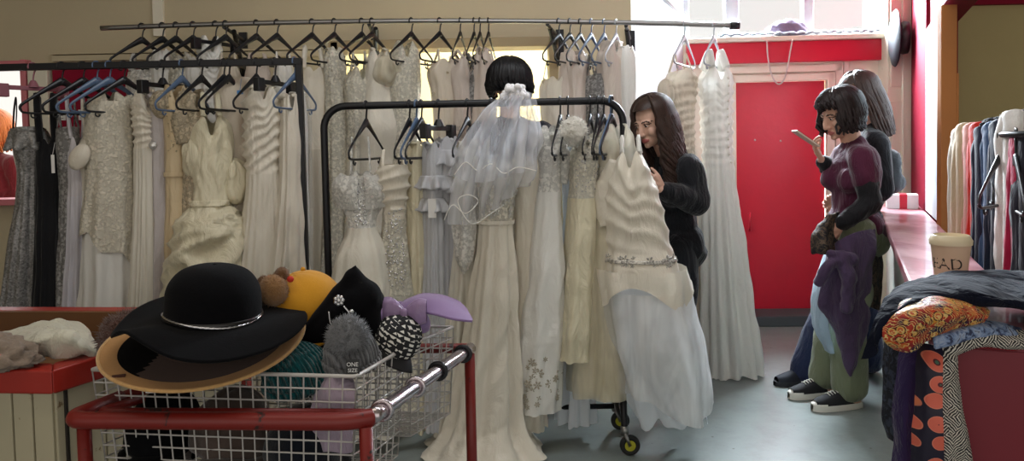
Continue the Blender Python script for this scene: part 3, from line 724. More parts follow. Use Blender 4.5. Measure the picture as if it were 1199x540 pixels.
# steel rail fixed along the wall on brackets
r0 = at(118, 33, YW - .02); r1 = at(862, 29.5, YW + .0); zw = (r0.z + r1.z) / 2 - .01
zr0, zr1 = at(118, 33, YW).z, at(862, 30, YW).z; zrm = at(590, 22.5, YW).z
def rw_z(px): t = (px - 118) / 744; return zr0 * (1 - t) + zr1 * t + (zrm - (zr0 + zr1) / 2) * 4 * t * (1 - t)
wr = empty('wall_rail', (at(590, 22, YW).x, YW, zrm), 'long thin steel clothes rail running along the cream wall above the gowns', 'clothes rail')
MB().tube([Vector((at(px, 27, YW).x, YW, rw_z(px))) for px in range(118, 863, 12)], .0145, 10).build('rail', M_steel, wr)
e = Vector((at(861, 29, YW).x, YW, rw_z(861))); MB().tube([e - Vector((.03, 0, 0)), e + Vector((.022, 0, 0))], .022, 10).build('rail_end', M_black, wr)
for px in (262, 432, 641, 733):
    x = at(px, 30, YW).x; z = rw_z(px); q = MB(); q.tube([(x, YW, z - .018), (x + .09 * (1 if px > 600 else -.5), YB - .02, z - .03)], .011, 8); q.tube([(x + .02, YW + .1, z - .025), (x + .1 * (1 if px > 600 else -.5), YB - .02, z - .24)], .014, 8)
    q.box((x + .1 * (1 if px > 600 else -.5), YB - .012, z - .14), (.05, .02, .32)); q.build('bracket', M_black, wr, sharp=40)
# round tube rack on castors
c_l = at(384, 300, 3.33); c_r = at(732, 300, 3.33); zf = at(560, 121, rf_Y(560)).z
fk = empty('garment_rail', (c_r.x, c_r.y, 0), 'rounded black tube garment rail on castors crowded with white gowns', 'clothes rack')
dirr = Vector((c_r.x - c_l.x, c_r.y - c_l.y, 0)).normalized(); prp = Vector((dirr.y, -dirr.x, 0))
L0 = Vector((c_l.x, c_l.y, 0)); R0 = Vector((c_r.x, c_r.y, 0)); q = MB(); rad = .10
pts = [L0 + Vector((0, 0, z)) for z in np.linspace(.26, zf - rad, 10)]
pts += [L0 + dirr * (rad - rad * cos(a)) + Vector((0, 0, zf - rad + rad * sin(a))) for a in np.linspace(.15, pi / 2, 8)]
LL = (R0 - L0).length
pts += [L0 + dirr * k + Vector((0, 0, zf)) for k in np.linspace(rad + .05, LL - rad - .05, 20)]
pts += [R0 - dirr * (rad - rad * sin(a)) + Vector((0, 0, zf - rad + rad * cos(a))) for a in np.linspace(0, pi / 2 - .15, 8)]
pts += [R0 + Vector((0, 0, z)) for z in np.linspace(zf - rad, .36, 10)]
q.tube(pts, .0165, 12); q.build('frame', M_black, fk)
for E, sg in ((L0, 1), (R0, 1)):
    q = MB()
    for s in (-1, 1):
        o = prp * s
        q.tube(path([E + Vector((0, 0, .42)), E + o * .012 + Vector((0, 0, .34)), E + o * .05 - dirr * .02 + Vector((0, 0, .27)), E + o * .12 - dirr * .035 + Vector((0, 0, .22)), E + o * .145 - dirr * .035 + Vector((0, 0, .12))], 20), .0155, 10)
    q.tube(path([E + prp * .145 - dirr * .035 + Vector((0, 0, .155)), E + prp * .04 - dirr * .04 + Vector((0, 0, .15)), E - prp * .145 - dirr * .035 + Vector((0, 0, .155))], 12), .013, 10)
    q.build('foot', M_black, fk)
q = MB().tube([L0 - dirr * -.04 + Vector((0, 0, .165)), R0 - dirr * .06 + Vector((0, 0, .165))], .012, 10); q.build('lower_bar', M_black, fk)
M_tyre = plain('black rubber', srgb(26, 26, 26), .7); M_hub = plain('yellow castor hub', srgb(176, 172, 40), .5)
for E in (L0, R0):
    for s in (-1, 1):
        b = E + prp * s * .145 - dirr * .035; fork = MB()
        fork.tube([b + Vector((0, 0, .13)), b + Vector((0, 0, .09))], .018, 10)
        for sx in (-1, 1): fork.tube([b + dirr * sx * .0 + prp * sx * .017 + Vector((0, 0, .10)), b + dirr * .02 + prp * sx * .017 + Vector((0, 0, .045))], .007, 6)
        cst = fork.build('castor', M_steel, fk)
        Mx = prp.to_track_quat('Z', 'Y').to_matrix(); wc = b + dirr * .022 + Vector((0, 0, .044))
        MB().lathe([(.024, -.012), (.040, -.012), (.044, -.006), (.044, .006), (.040, .012), (.024, .012), (.024, -.012)], wc, 28, Mx).build('tyre', M_tyre, cst)
        MB().lathe([(0, -.0125), (.008, -.016), (.01, -.011), (.025, -.0105), (.025, .0105), (.01, .011), (.008, .016), (0, .0125)], wc, 24, Mx).build('hub', M_hub, cst, sharp=40)

G_A = 'gowns on the straight black rack'; G_W = 'gowns on the steel wall rail'; G_F = 'gowns on the castor rail'
H_A = 'hangers on the straight black rack'; H_W = 'hangers on the steel wall rail'; H_F = 'hangers on the castor rail'
def hyaw(rack, px, yaw):
    if rack == 'A': return 54 + yaw * .1 if px < 160 else 70 + yaw * .15
    if rack == 'W': return 80 if 530 < px < 600 else 56 + yaw * .2
    return min(82, 66 + yaw * .2)
def hang(rack, px, yaw, short, kind='std', col=None, noun='black plastic hanger', dz=0, label=None, dy=0):
    if rack == 'A': Y = ra_Y(px); z = rail_za + .017; g = H_A
    elif rack == 'W': Y = YW; z = rw_z(px) + .0145; g = H_W
    else: Y = rf_Y(px); z = zf + .0165; g = H_F
    x = at(px, 80, Y).x; col = col or M_hang
    hanger(kind, col, Vector((x, Y, z - .009)), R(hyaw(rack, px, yaw)), label or f'{noun} holding the {short}', g, 0)
    return z - .19
def GA(px, label, prof, **k): return Dress('gown', label, 'dress', G_A, px, ra_Y(px) + k.pop('dy', 0), prof, **k)
def GW(px, label, prof, **k): return Dress('gown', label, 'dress', G_W, px, YW + k.pop('dy', 0), prof, **k)
def GF(px, label, prof, **k): return Dress('gown', label, 'dress', G_F, px, rf_Y(px) + k.pop('dy', 0), prof, **k)

# ---------------------------------------------------------------- straight black rack, from the window end
z = hang('A', 38, 30, 'grey sequinned gown', 'clip', M_hangp, 'dusty pink clip hanger')
d = GA(33, 'dark grey sequinned gown with a gathered top, at the window end of the straight rack', [(150, 17), (175, 15), (205, 11), (300, 18), (470, 30)], yaw=28, depth=.07, pxh=16, mat=Q_grey, bod=Q_grey, waist=.17, seed=1, edge='straight').body().straps(z + .02, K_black, .003)
d.ruffle(.01, Q_grey, .09, 9, .02, 'gathered_collar')
z = hang('A', 72, 35, 'black halter dress')
d = GA(56, 'long plain black dress with one halter strap and a white swing tag', [(168, 9), (185, 12), (230, 13), (470, 19)], yaw=35, depth=.06, pxh=54, mat=K_black, waist=.18, seed=2, amp=.012).body()
d.straps(z + .03, K_black, .012, .5); d.tagcard(62, 192, .016, .09)
z = hang('A', 97, 40, 'grey beaded lace gown')
d = GA(79, 'narrow silver grey beaded lace gown squeezed beside the long black dress', [(150, 10), (165, 10), (235, 8), (470, 13)], yaw=45, depth=.06, pxh=71, mat=L_grey, waist=.25, seed=3, edge='straight', amp=.012).body().straps(z, L_grey, .004)
z = hang('A', 113, 40, 'lilac satin gown', 'std', M_hangb, 'blue grey hanger')
d = GA(90, 'pale lilac satin gown with long thin straps and a plain straight skirt', [(168, 9), (185, 11), (230, 10), (470, 14)], yaw=40, depth=.06, pxh=84, mat=C_lav, bod=S_lilac, waist=.2, seed=4, edge='vee').body().straps(z + .02, S_lilac, .007)
z = hang('A', 128, 40, 'gown with moulded pearly cups', 'std', M_hangb, 'blue grey hanger')
d = GA(108, 'ivory gown with smooth moulded cups and a plain pale skirt below the jacket hem', [(160, 9), (178, 18, .09), (205, 11), (260, 11), (470, 23)], yaw=38, depth=.06, pxh=108, mat=C_white, bod=S_ivory, waist=.2, seed=5).body().straps(z, S_ivory, .005)
c = d.pt(.06, -pi / 2 - .3, .0); MB().ball(c + Vector((-.03, -.03, -.02)), (.056, .036, .070), 6, 14, Matrix.Rotation(.55, 3, 'Y')).build('bust_cup', S_ivory, d.root, mods=[SUB(2)])
z = hang('A', 145, 35, 'beaded jacket gown')
d = GA(128, 'white gown under a beaded lace jacket with ragged zigzag hem', [(112, 7), (122, 17), (150, 21), (230, 22), (300, 24), (470, 20)], yaw=35, depth=.08, pxh=124, mat=C_white, bod=L_bead, waist=.3, seed=6, edge='shoulder').body()
d.overlay(.02, .52, L_bead, 'lace_jacket', .012, hem=lambda a: .05 * abs(((a * 5 / pi) % 2) - 1) - .11 * cos(a) * .9); d.beads(150, .02, .5, M_pearl, (-2.9, -.2), .0035, on=d.ov)
d.sleeve(1, .36, L_bead, .06, .05, .03, .02); d.sleeve(-1, .30, L_bead, .05, .045, .03, -.01)
z = hang('A', 190, 40, 'gathered shoulder gown', 'clip', M_hang, 'black clip hanger')
d = GA(170, 'ivory chiffon gown gathered to a jewelled knot below its ruched shoulder', [(108, 7), (125, 14), (170, 12), (190, 12), (470, 21)], yaw=42, depth=.07, pxh=172, mat=C_ivory, bod=S_ivory, waist=.18, nf=14, amp=.016, seed=7, edge='shoulder', ruch=(.01, .18, .008, 95, 1.5)).body()
c = d.pt(.17, -1.5, .012); MB().ball(c, (.022, .012, .022), 10, 8).build('jewelled_knot', M_crystal, d.root)
z = hang('A', 213, 40, 'lavender grey satin gown', 'std', M_hangb, 'blue grey hanger')
d = GA(184, 'lavender grey satin gown with plain narrow skirt beside the gold satin gown', [(118, 8), (140, 10), (190, 9), (470, 17)], yaw=45, depth=.07, pxh=188, mat=S_mauve, waist=.22, seed=8, amp=.014).body().straps(z + .03, S_mauve, .01)
d = GA(204, 'champagne gold satin sheath with puffed embroidered shoulder', [(104, 9), (120, 13), (190, 11), (260, 12), (470, 16)], yaw=38, depth=.075, pxh=202, mat=S_gold, bod=S_gold, waist=.27, seed=9, amp=.008, edge='shoulder').body(); d.puff(-1, .05, (.055, .05, .07), L_champ, .0); d.puff(1, .05, (.045, .05, .065), L_champ, .0)
d.band(.27, .015, S_gold); d.beads(60, .02, .2, Q_gold, (-2.6, -.5), .004)
z = hang('A', 236, 42, 'champagne lace gown')
d = GA(226, 'champagne lace gown with sheer sleeve, next to the cream bubble gown', [(108, 9), (122, 13), (190, 11), (470, 15)], yaw=45, depth=.07, pxh=222, mat=L_champ, waist=.3, seed=10, amp=.014, edge='shoulder').body(); d.sleeve(-1, .22, L_champ, .045, .05, .02, .0)
z = hang('A', 262, 34, 'cream bubble gown'); hang('A', 268, 50, '', label='black plastic hanger crossing behind the one with the cream bubble gown')
d = GA(248, 'shiny cream satin gown with puffed sleeves and gathered bubble skirt', [(140, 10), (152, 20), (180, 23), (235, 19, .09), (262, 33, .15), (300, 38, .17), (345, 40, .16), (470, 40, .16)], yaw=18, depth=.09, pxh=247, mat=S_cream, bod=S_cream, waist=.30, nf=6, amp=.022, seed=12, edge='shoulder', swag=.065, crumple=.016).body()
d.puff(1, .17, (.085, .08, .12), S_cream, .0, drop=.07); d.puff(-1, .10, (.06, .07, .11), S_cream, -.02, drop=.05); d.band(.29, .02, S_cream); d.straps(z + .01, S_cream, .012, .6)
z = hang('A', 300, 38, 'champagne gown with a shoulder bow')
d = GA(276, 'pale champagne satin gown with a flat bow at the shoulder and blue ticket', [(92, 17), (110, 22), (180, 17), (250, 19), (470, 22)], yaw=36, depth=.06, dy=.10, pxh=284, mat=S_champ, waist=.28, seed=13, edge='straight').body(); d.bow(.22, -1.0, .09, S_champ)
d.tagcard(281, 108, .03, .02, plain('blue ticket', srgb(70, 130, 190), .6), 'blue_ticket')
z = hang('A', 322, 30, 'ruched bodice gown', 'clip', M_hang, 'black clip hanger')
d = GA(307, 'ivory satin gown with crossways ruched bodice and finely pleated skirt', [(108, 12), (125, 22), (170, 21), (196, 18), (300, 25), (470, 30)], yaw=26, depth=.075, pxh=304, mat=S_ivory, bod=S_ivory, waist=.26, nf=18, amp=.018, seed=14, edge='vee', ruch=(.0, .26, .010, 60, 3)).body().straps(z + .04, S_ivory, .01)
z = hang('A', 345, 34, 'plain ivory satin gown', 'std', M_hangb, 'blue grey hanger')
d = GA(339, 'plain ivory satin gown with one wide strap and flared skirt beside the rack post', [(118, 8), (140, 10), (200, 12), (260, 16), (470, 34)], yaw=32, depth=.08, pxh=334, mat=S_ivory, waist=.24, seed=15, amp=.02, edge='vee').body().straps(z, S_ivory, .014, .6)
d = GA(348, 'white crepe gown under clear plastic pressed against the rack post', [(112, 6), (140, 8), (220, 8), (470, 12)], yaw=60, depth=.05, dy=.06, mat=C_white, waist=.24, seed=16, amp=.012).body().straps(z + .02, C_white, .006)
d.overlay(-.0, .98, tulle('clear plastic cover', srgb(235, 238, 240), .16), 'plastic_cover', .02)

# ---------------------------------------------------------------- steel wall rail
def wr_g(hx, px, yaw, label, short, prof, kind='std', col=None, noun='black plastic hanger', strap=None, **k):
    z = hang('W', hx, yaw, short, kind, col, noun); st = k.pop('st', .006)
    d = GW(px, label, prof, yaw=yaw, **k).body()
    if strap is not None: d.straps(z + strap, None, st)
    return d
wr_g(168, 168, 20, 'sheer white organza gown first on the steel wall rail', 'first sheer organza gown', [(84, 15), (100, 18), (160, 14), (300, 20), (440, 26)], mat=T_ivory, bod=L_white, waist=.25, seed=21, strap=0, edge='straight', st=.012)
wr_g(192, 189, 35, 'white ruched gown on the wall rail beside the sheer organza one', 'white ruched wall rail gown', [(62, 8), (80, 12), (160, 10), (440, 17)], mat=S_white, waist=.25, seed=22, strap=.02)
wr_g(208, 211, 40, 'ivory lace gown on the wall rail behind the gold satin sheath', 'ivory lace gown behind the gold sheath', [(70, 8), (85, 12), (160, 10), (440, 18)], mat=L_ivory, waist=.25, seed=23, strap=.02)
wr_g(228, 229, 35, 'plain white crepe gown on the wall rail behind champagne lace', 'white crepe wall rail gown', [(72, 9), (90, 12), (160, 10), (440, 18)], mat=C_white, waist=.25, seed=24, strap=.0)
d = wr_g(254, 246, 35, 'tall white gown with tightly gathered column bodice on the wall rail', 'tall gathered column gown', [(46, 8), (60, 13), (150, 11), (440, 19)], mat=C_white, bod=S_white, waist=.27, seed=25, ruch=(.0, .27, .009, 80, .6), strap=None, edge='shoulder', kind='clip', noun='black clip hanger')
wr_g(266, 268, 25, 'oatmeal satin gown on the wall rail behind the cream bubble gown', 'oatmeal satin gown', [(78, 10), (95, 14), (160, 12), (440, 20)], mat=S_champ, waist=.25, seed=26, strap=.0)
wr_g(302, 302, 22, 'pink tinted organza gown on the wall rail above the ruched bodice gown', 'pink tinted organza gown', [(76, 12), (90, 15), (160, 12), (440, 22)], mat=L_blush, bod=S_blush, waist=.25, seed=27, strap=.0)
wr_g(326, 332, 25, 'white satin gown on the wall rail behind the rack post', 'white satin gown behind the post', [(78, 10), (95, 13), (160, 11), (440, 22)], mat=S_white, waist=.25, seed=28, strap=.0)
d = wr_g(367, 367, 20, 'oatmeal gown with clear sweetheart yoke between the two black racks', 'gown with clear sweetheart yoke', [(84, 14), (96, 16), (160, 13), (250, 17), (450, 24)], mat=C_oat, bod=S_ivory, waist=.25, seed=29, strap=.02, st=.014)
d = wr_g(393, 391, 30, 'slim ivory beaded lace gown on the wall rail over the castor rail corner', 'slim beaded lace gown', [(60, 8), (75, 13), (160, 11), (250, 13), (450, 24)], mat=L_ivory, waist=.25, seed=30, strap=.02); d.beads(50, .0, .24, M_pearl)
wr_g(425, 421, 30, 'ivory gown with a pointed lace neckline left of the puffed satin bodice' .replace('left of', 'beside'), 'gown with pointed lace neckline', [(86, 10), (100, 18), (160, 15), (250, 18), (450, 30)], mat=C_ivory, bod=L_ivory, waist=.25, seed=31, strap=.0, edge='vee')
d = wr_g(437, 443, 25, 'smooth ivory satin gown in clear plastic with a rounded puffed bodice', 'puffed satin bodice gown', [(62, 9), (80, 14), (110, 16), (150, 25, .12), (190, 22), (450, 32)], mat=S_ivory, waist=.32, seed=32, strap=.02, edge='shoulder')
d.overlay(.0, .9, tulle('clear plastic bag', srgb(235, 238, 240), .16), 'plastic_cover', .02)
d = wr_g(483, 474, 22, 'cream lace gown with sheer gathered cap sleeve under the wall rail', 'lace gown with gathered cap sleeve', [(52, 9), (66, 16), (110, 17), (160, 15), (450, 30)], mat=L_ivory, bod=L_ivory, waist=.27, seed=33, edge='shoulder'); d.puff(-1, .07, (.09, .07, .09), T_ivory, .02, drop=.02)
d = wr_g(516, 522, 22, 'champagne strapless bodice gown hanging by two long thin straps', 'champagne strapless bodice gown', [(74, 14), (84, 21), (105, 17), (150, 15), (450, 28)], mat=C_oat, bod=S_champ, waist=.2, seed=34, strap=.01, st=.003); d.motifs(14, .0, .16, Q_gold, .016)
d = wr_g(540, 541, 60, 'blush lace gown with a draped neckline under the wall rail', 'blush lace gown', [(74, 11), (88, 14), (130, 11), (450, 20)], mat=L_blush, bod=S_blush, waist=.2, seed=35, strap=.0, edge='vee')
d = wr_g(556, 553, 65, 'narrow grey lace gown beside the blush lace gown', 'narrow grey lace gown', [(84, 6), (96, 8), (150, 7), (450, 14)], mat=L_grey, waist=.25, seed=36, strap=-.02)
d = wr_g(563, 566, 60, 'oatmeal crepe gown with pale satin front beside the narrow grey lace', 'oatmeal crepe gown', [(62, 7), (80, 11), (120, 12), (450, 20)], mat=C_oat, bod=S_blush, waist=.25, seed=37, strap=.02)
hang('W', 573, 70, '', label='black plastic hanger seen edge on at the end of the gowns, before the dark hair')
# group at the bracket
d = wr_g(668, 648, 18, 'cream strapless gown with a smooth curved top at the yellow opening', 'cream strapless gown by the opening', [(95, 13), (104, 16), (150, 13), (440, 26)], mat=S_cream, bod=S_ivory, waist=.2, seed=38, strap=-.05, st=.003)
d = wr_g(680, 672, 28, 'blush satin gown with long narrow sleeves on the wall rail', 'blush long sleeved gown', [(62, 9), (74, 14), (130, 12), (440, 24)], mat=S_blush, waist=.25, seed=39, edge='shoulder'); d.sleeve(1, .5, S_blush, .045, .03, .02, .0); d.sleeve(-1, .5, S_blush, .045, .03, .02, .0)
d = wr_g(693, 697, 35, 'silver grey lace gown with a straight neckline on the wall rail', 'silver grey lace wall gown', [(88, 10), (98, 13), (150, 11), (440, 22)], mat=L_grey, waist=.22, seed=40, strap=-.02, edge='straight', col=M_hangb, noun='blue grey hanger')
d = wr_g(708, 716, 30, 'oatmeal satin gown with wide lapel collar beside the wall corner', 'gown with wide lapel collar', [(54, 8), (70, 16), (130, 14), (440, 24)], mat=S_ivory, bod=S_blush, waist=.25, seed=41, edge='vee', strap=.02, st=.014, col=M_hangb, noun='blue grey hanger')
d = wr_g(722, 731, 40, 'white organza gown hanging last before the white side wall', 'white organza gown before the side wall', [(58, 8), (74, 12), (130, 11), (440, 18)], mat=C_cool, bod=S_white, waist=.25, seed=42, strap=.03, col=M_hangc, noun='clear grey hanger')
hang('W', 655, 14, '', label='spare black plastic hanger on the wall rail next to the wall bracket')
d = wr_g(802, 797, 18, 'ruched oatmeal gown with ruffled bodice on loops against the white side wall', 'ruched oatmeal gown', [(84, 12), (94, 20), (130, 16), (190, 15), (440, 24)], mat=S_champ, bod=S_champ, waist=.28, nf=13, amp=.016, ruch=(0, .28, .008, 70, 1.2), seed=43, strap=.0, st=.005, edge='straight', col=M_hangc, noun='clear grey hanger'); d.puff(-1, .05, (.05, .05, .09), S_champ, -.01, drop=.04)
z = hang('W', 836, 16, 'long white train gown', 'std', M_hangc, 'clear grey hanger')
d = GW(838, 'long white satin gown with button laced back and a train on the floor', [(86, 12), (98, 19), (150, 17), (200, 17), (270, 24, .12), (350, 30, .2), (420, 36, .26), (443, 38, .28)], yaw=12, depth=.10, pxh=852, mat=S_white, bod=C_white, waist=.32, nf=12, amp=.03, seed=44, edge='vee', ruch=(.02, .32, .008, 62, 1.4)).body().straps(z - .0, C_white, .02, .62)
for i in range(12): MB().ball(d.pt(.02 + .025 * i, -1.35, .004), .007, 8, 6).build('button', M_pearl, d.root)

# ---------------------------------------------------------------- castor rail
z = hang('F', 427, 62, 'white tulle gown with lace cups')
d = GF(423, 'white tulle gown with wide pointed lace cups and beaded centre front', [(206, 14, .05), (222, 27, .05), (240, 24, .05), (262, 16, .07), (300, 30, .14), (350, 38, .18), (500, 46, .2)], yaw=10, depth=.09, dy=-.03, pxh=424, mat=C_ivory, bod=L_white, waist=.2, nf=10, amp=.016, seed=51, edge='sweet').body().straps(z + .03, L_white, .004, .25)
d.beads(170, .0, .19, M_crystal, (-1.95, -1.2), .004); d.motifs(18, .0, .16, L_white, .02)
for sd_ in (-1, 1):
    r_ = [[tuple(d.pt(t_, -pi / 2 + sd_ * a_, .006 + .022 * sin(pi * min(1, a_ / 1.2)) * (1 - abs(t_ - .05) / .08)) + Vector((sd_ * .035 * max(0, a_ - .7), 0, .02 * max(0, a_ - .7)))) for a_ in (.12, .4, .75, 1.1, 1.45)] for t_ in (.0, .03, .06, .10, .13)]
    patch('lace_cup', r_, L_white, d.root, 24, 24, .003, 20, .004, 5)
hang('F', 478, 60, 'satin bodice lace skirt gown')
z = zf - .17
d = GF(460, 'ivory gown with folded satin top and beaded lace mermaid skirt', [(194, 17), (204, 20), (235, 16), (256, 13), (300, 17), (350, 22), (500, 34)], yaw=14, depth=.085, pxh=462, mat=L_ivory, bod=S_ivory, waist=.2, nf=8, amp=.014, seed=52, edge='straight', ruch=(.0, .18, .010, 60, 1)).body().straps(z - .03, S_ivory, .004)
d.beads(130, .16, .45, M_crystal, (-2.2, -1.0), .004)
hang('F', 486, 55, 'narrow cream satin gown', col=M_hangb, noun='blue grey hanger'); hang('F', 492, 50, 'gown with the paper price tag')
d = GF(487, 'narrow cream satin gown hanging edge on behind the lace mermaid skirt', [(170, 6), (190, 9), (260, 10), (500, 15)], yaw=55, depth=.06, dy=.03, pxh=492, mat=S_cream, waist=.22, seed=53, amp=.012).body().straps(z, S_cream, .006)
d = GF(506, 'ice blue grey satin gown with ruffled front and paper price tag', [(172, 8), (190, 11), (250, 10), (500, 15)], yaw=50, depth=.06, pxh=510, mat=S_blue, waist=.25, seed=54, amp=.016).body().straps(z, S_blue, .006); d.tagcard(506, 244, .035, .085)
d.ruffle(.10, S_blue, .06, 7, .02); d.ruffle(.18, S_blue, .06, 7, .02)
hang('F', 512, 28, 'cool grey ruffled chiffon gown', 'clip', M_hang, 'black clip hanger')
d = GF(523, 'cool grey chiffon gown with soft ruffles showing beside the veil', [(165, 10), (185, 15), (250, 12), (500, 18)], yaw=30, depth=.07, dy=.05, pxh=524, mat=C_grey, waist=.25, seed=55, amp=.018).body().straps(z, C_grey, .006); d.ruffle(.03, C_grey, .07, 9, .025); d.ruffle(.12, C_grey, .07, 9, .02)
hang('F', 546, 40, 'sheer ivory gown under the veil')
d = GF(548, 'sheer ivory organza gown hanging straight under the long veil', [(178, 13), (200, 17), (260, 15), (380, 22), (505, 30)], yaw=22, depth=.08, pxh=540, mat=C_ivory, bod=L_ivory, waist=.25, seed=56, amp=.022, nf=11).body().straps(z, L_ivory, .005)
hang('F', 574, 30, 'floor length satin train gown')
d = GF(582, 'ivory satin gown with lace bodice, its train spread on the floor', [(192, 15), (205, 23), (240, 20), (262, 19), (330, 26, .12), (420, 34, .2), (490, 44, .28), (516, 60, .34), (524, 70, .38)], yaw=8, depth=.10, dy=-.07, pxh=566, mat=S_ivory, bod=L_ivory, waist=.2, nf=10, amp=.026, seed=57).body(hemz=.03).straps(z, L_ivory, .005)
d.motifs(46, .0, .17, L_white, .022); d.band(.2, .014, S_ivory)
hang('F', 606, 28, 'strapless satin sheath')
d = GF(617, 'plain ivory strapless satin gown with a rounded top beside the veil', [(184, 14), (196, 20), (240, 15), (330, 17), (500, 26)], yaw=18, depth=.085, pxh=612, mat=S_ivory, bod=S_ivory, waist=.25, seed=58, amp=.018, edge='straight').body().straps(z, S_ivory, .003)
hang('F', 655, 46, 'white satin gown with cut work hem')
d = GF(643, 'white satin gown with pierced lace cut work along its scalloped hem', [(152, 7), (166, 14), (215, 12), (300, 19, .10), (400, 25, .12), (476, 28, .13)], yaw=20, depth=.085, dy=-.05, pxh=628, mat=S_white, bod=L_white, waist=.22, nf=6, amp=.014, seed=59, edge='shoulder').body(hemz=.01)
d.sleeve(1, .20, L_white, .045, .04, .03, .0); d.motifs(30, .80, .985, M_cut, .017, (-2.9, -.25), 'cut_work', 6); d.motifs(22, .84, .98, M_cut, .009, (-2.9, -.25), 'cut_work', 4)
hang('F', 664, 50, 'cool white underskirt gown')
d = GF(671, 'cool white satin gown whose longer skirt shows under the fur collared lace gown', [(175, 8), (190, 12), (260, 11), (400, 16), (492, 21)], yaw=24, depth=.08, dy=.05, pxh=676, mat=C_cool, waist=.25, seed=60, amp=.02, nf=12).body().straps(z, C_cool, .008); d.tagcard(659, 184, .03, .07, plain('turquoise ticket', srgb(70, 188, 196), .5), 'turquoise_ticket')
hang('F', 690, 40, 'ivory sparkle bodice gown'); hang('F', 699, 48, 'yellow ivory organza gown')
d = GF(683, 'cream gown with pearly sparkle bodice and straight hem at shin height', [(172, 10), (186, 16), (220, 15), (300, 19, .09), (380, 22, .1), (417, 23, .11)], yaw=20, depth=.08, dy=-.06, pxh=674, mat=S_cream, bod=L_ivory, waist=.24, seed=61, amp=.012, nf=6).body(hemz=.01).straps(z, L_ivory, .006); d.beads(90, 0, .22, M_crystal, r=.003)
d = GF(706, 'yellow ivory organza ball gown with airy gathered skirt behind the ruched bodice', [(160, 11), (178, 18), (230, 18), (300, 26, .12), (380, 36, .18), (455, 38, .2)], yaw=18, depth=.09, dy=.0, pxh=712, mat=T_yellow, bod=L_ivory, waist=.24, seed=62, amp=.028, nf=9).body().straps(z, L_ivory, .008); d.overlay(.25, 1.0, T_ivory, 'organza_layer', .03)
hang('F', 706, 20, 'jacket pieces at the rail end'); hang('F', 714, 12, 'sheer lace bolero', 'std', M_hangb, 'blue grey hanger')

# big ruched gown hung off the rail's end
z = hang('F', 716, 10, 'ruched gown with embroidered silver trim', dz=0)
d = GF(738, 'white gown with ruched bodice, silver trim and glowing tulle skirt at the rail end', [(186, 13), (202, 22), (235, 31), (290, 38), (312, 42, .13), (345, 44, .15), (400, 47, .18), (450, 44, .19), (486, 40, .2)], yaw=-14, depth=.10, dy=-.12, pxh=784, mat=C_cool, bod=S_ivory, waist=.43, nf=9, amp=.034, seed=71, edge='vee', ruch=(.02, .36, .0055, 40, -2.6)).body(hemz=.08).straps(z + .0, S_white, .010, .5)
d.motifs(34, .372, .40, Q_silver, .016, (-3.1, 0)); d.band(.386, .012, Q_silver, 'silver_trim', .004)
d.overlay(.42, .52, S_ivory, 'peplum', .035, hem=lambda a: .05 * sin(3 * a + .5)); d.sleeve(-1, .24, S_ivory, .05, .06, .04, .02)
d.overlay(.5, .97, T_white, 'tulle_layer', .03, hem=lambda a: .06 * sin(2 * a) + .03)
# satin jacket with sheer shoulders behind it
d = GF(722, 'sheer ivory lace bolero on the blue grey hanger inside the rail corner', [(150, 10), (165, 20), (205, 24), (262, 22)], yaw=16, depth=.07, dy=-.04, mat=L_ivory, bod=T_ivory, waist=.4, seed=72, edge='shoulder', amp=.01); d.root['category'] = 'bolero'; d.root['group'] = 'jackets on the castor rail'
d.root.name = 'bolero'; ORG[d.root.name] = d.root.location.copy(); d.body(('yoke', 'lace_body'), .0)
# long veil over the rail
VY = rf_Y(590) - .10
vo = at(603, 112, VY); veil = empty('bridal_veil', (vo.x, vo.y, at(540, 320, VY).z), 'long sheer white veil with a flower comb draped over the castor rail', 'veil')
def vp(l, dy=0): return [tuple(at(a, b, VY + c + dy)) for a, b, c in l]
rows = [vp([(590, 110, .0), (600, 107, -.02), (612, 108, .0), (624, 112, .03)]), vp([(572, 122, -.03), (592, 118, -.06), (614, 122, -.05), (632, 132, .0)]), vp([(550, 152, -.06), (578, 150, -.10), (610, 152, -.09), (632, 160, -.03)]), vp([(534, 196, -.07), (566, 198, -.12), (604, 200, -.10), (630, 198, -.04)]), vp([(523, 240, -.08), (556, 240, -.12), (592, 228, -.10), (624, 208, -.05)]), vp([(520, 262, -.08), (552, 262, -.12), (588, 238, -.10), (622, 214, -.05)])]
patch('tulle_layer', rows, T_veil, veil, 70, 50, .02, 7, 0, 5, (.022, 6, .5))
rows = [vp([(592, 112, -.03), (602, 110, -.05), (614, 112, -.03), (622, 116, .0)]), vp([(566, 130, -.07), (590, 128, -.10), (612, 132, -.09), (630, 142, -.03)]), vp([(542, 168, -.09), (574, 170, -.13), (606, 168, -.12), (631, 176, -.05)]), vp([(526, 205, -.09), (560, 214, -.14), (598, 205, -.12), (630, 190, -.06)])]
patch('tulle_layer', rows, T_veil, veil, 60, 40, .022, 8, 0, 9, (.025, 7, 2.5))
rows = [vp([(534, 200, .02), (546, 200, -.01), (558, 200, .02)]), vp([(528, 250, .02), (543, 250, -.02), (558, 250, .02)]), vp([(532, 292, .0), (543, 292, -.03), (556, 292, .0)]), vp([(538, 318, .0), (543, 322, -.03), (549, 316, .0)])]
patch('lace_lappet', rows, L_white, veil, 24, 50, .012, 12, 0, 11)
fl_ = MB()
for k in range(26):
    a = k * 2.4; rr = .012 + .0018 * k; c = vo + Vector((cos(a) * rr, -.04 + sin(a) * rr * .5, .014 + .02 * sin(k * 1.7)))
    fl_.ball(c, (.014, .008, .016), 8, 6, Matrix.Rotation(a, 3, 'Y'))
fl_.build('flower_comb', plain('white silk flowers', srgb(236, 234, 236), .7), veil)
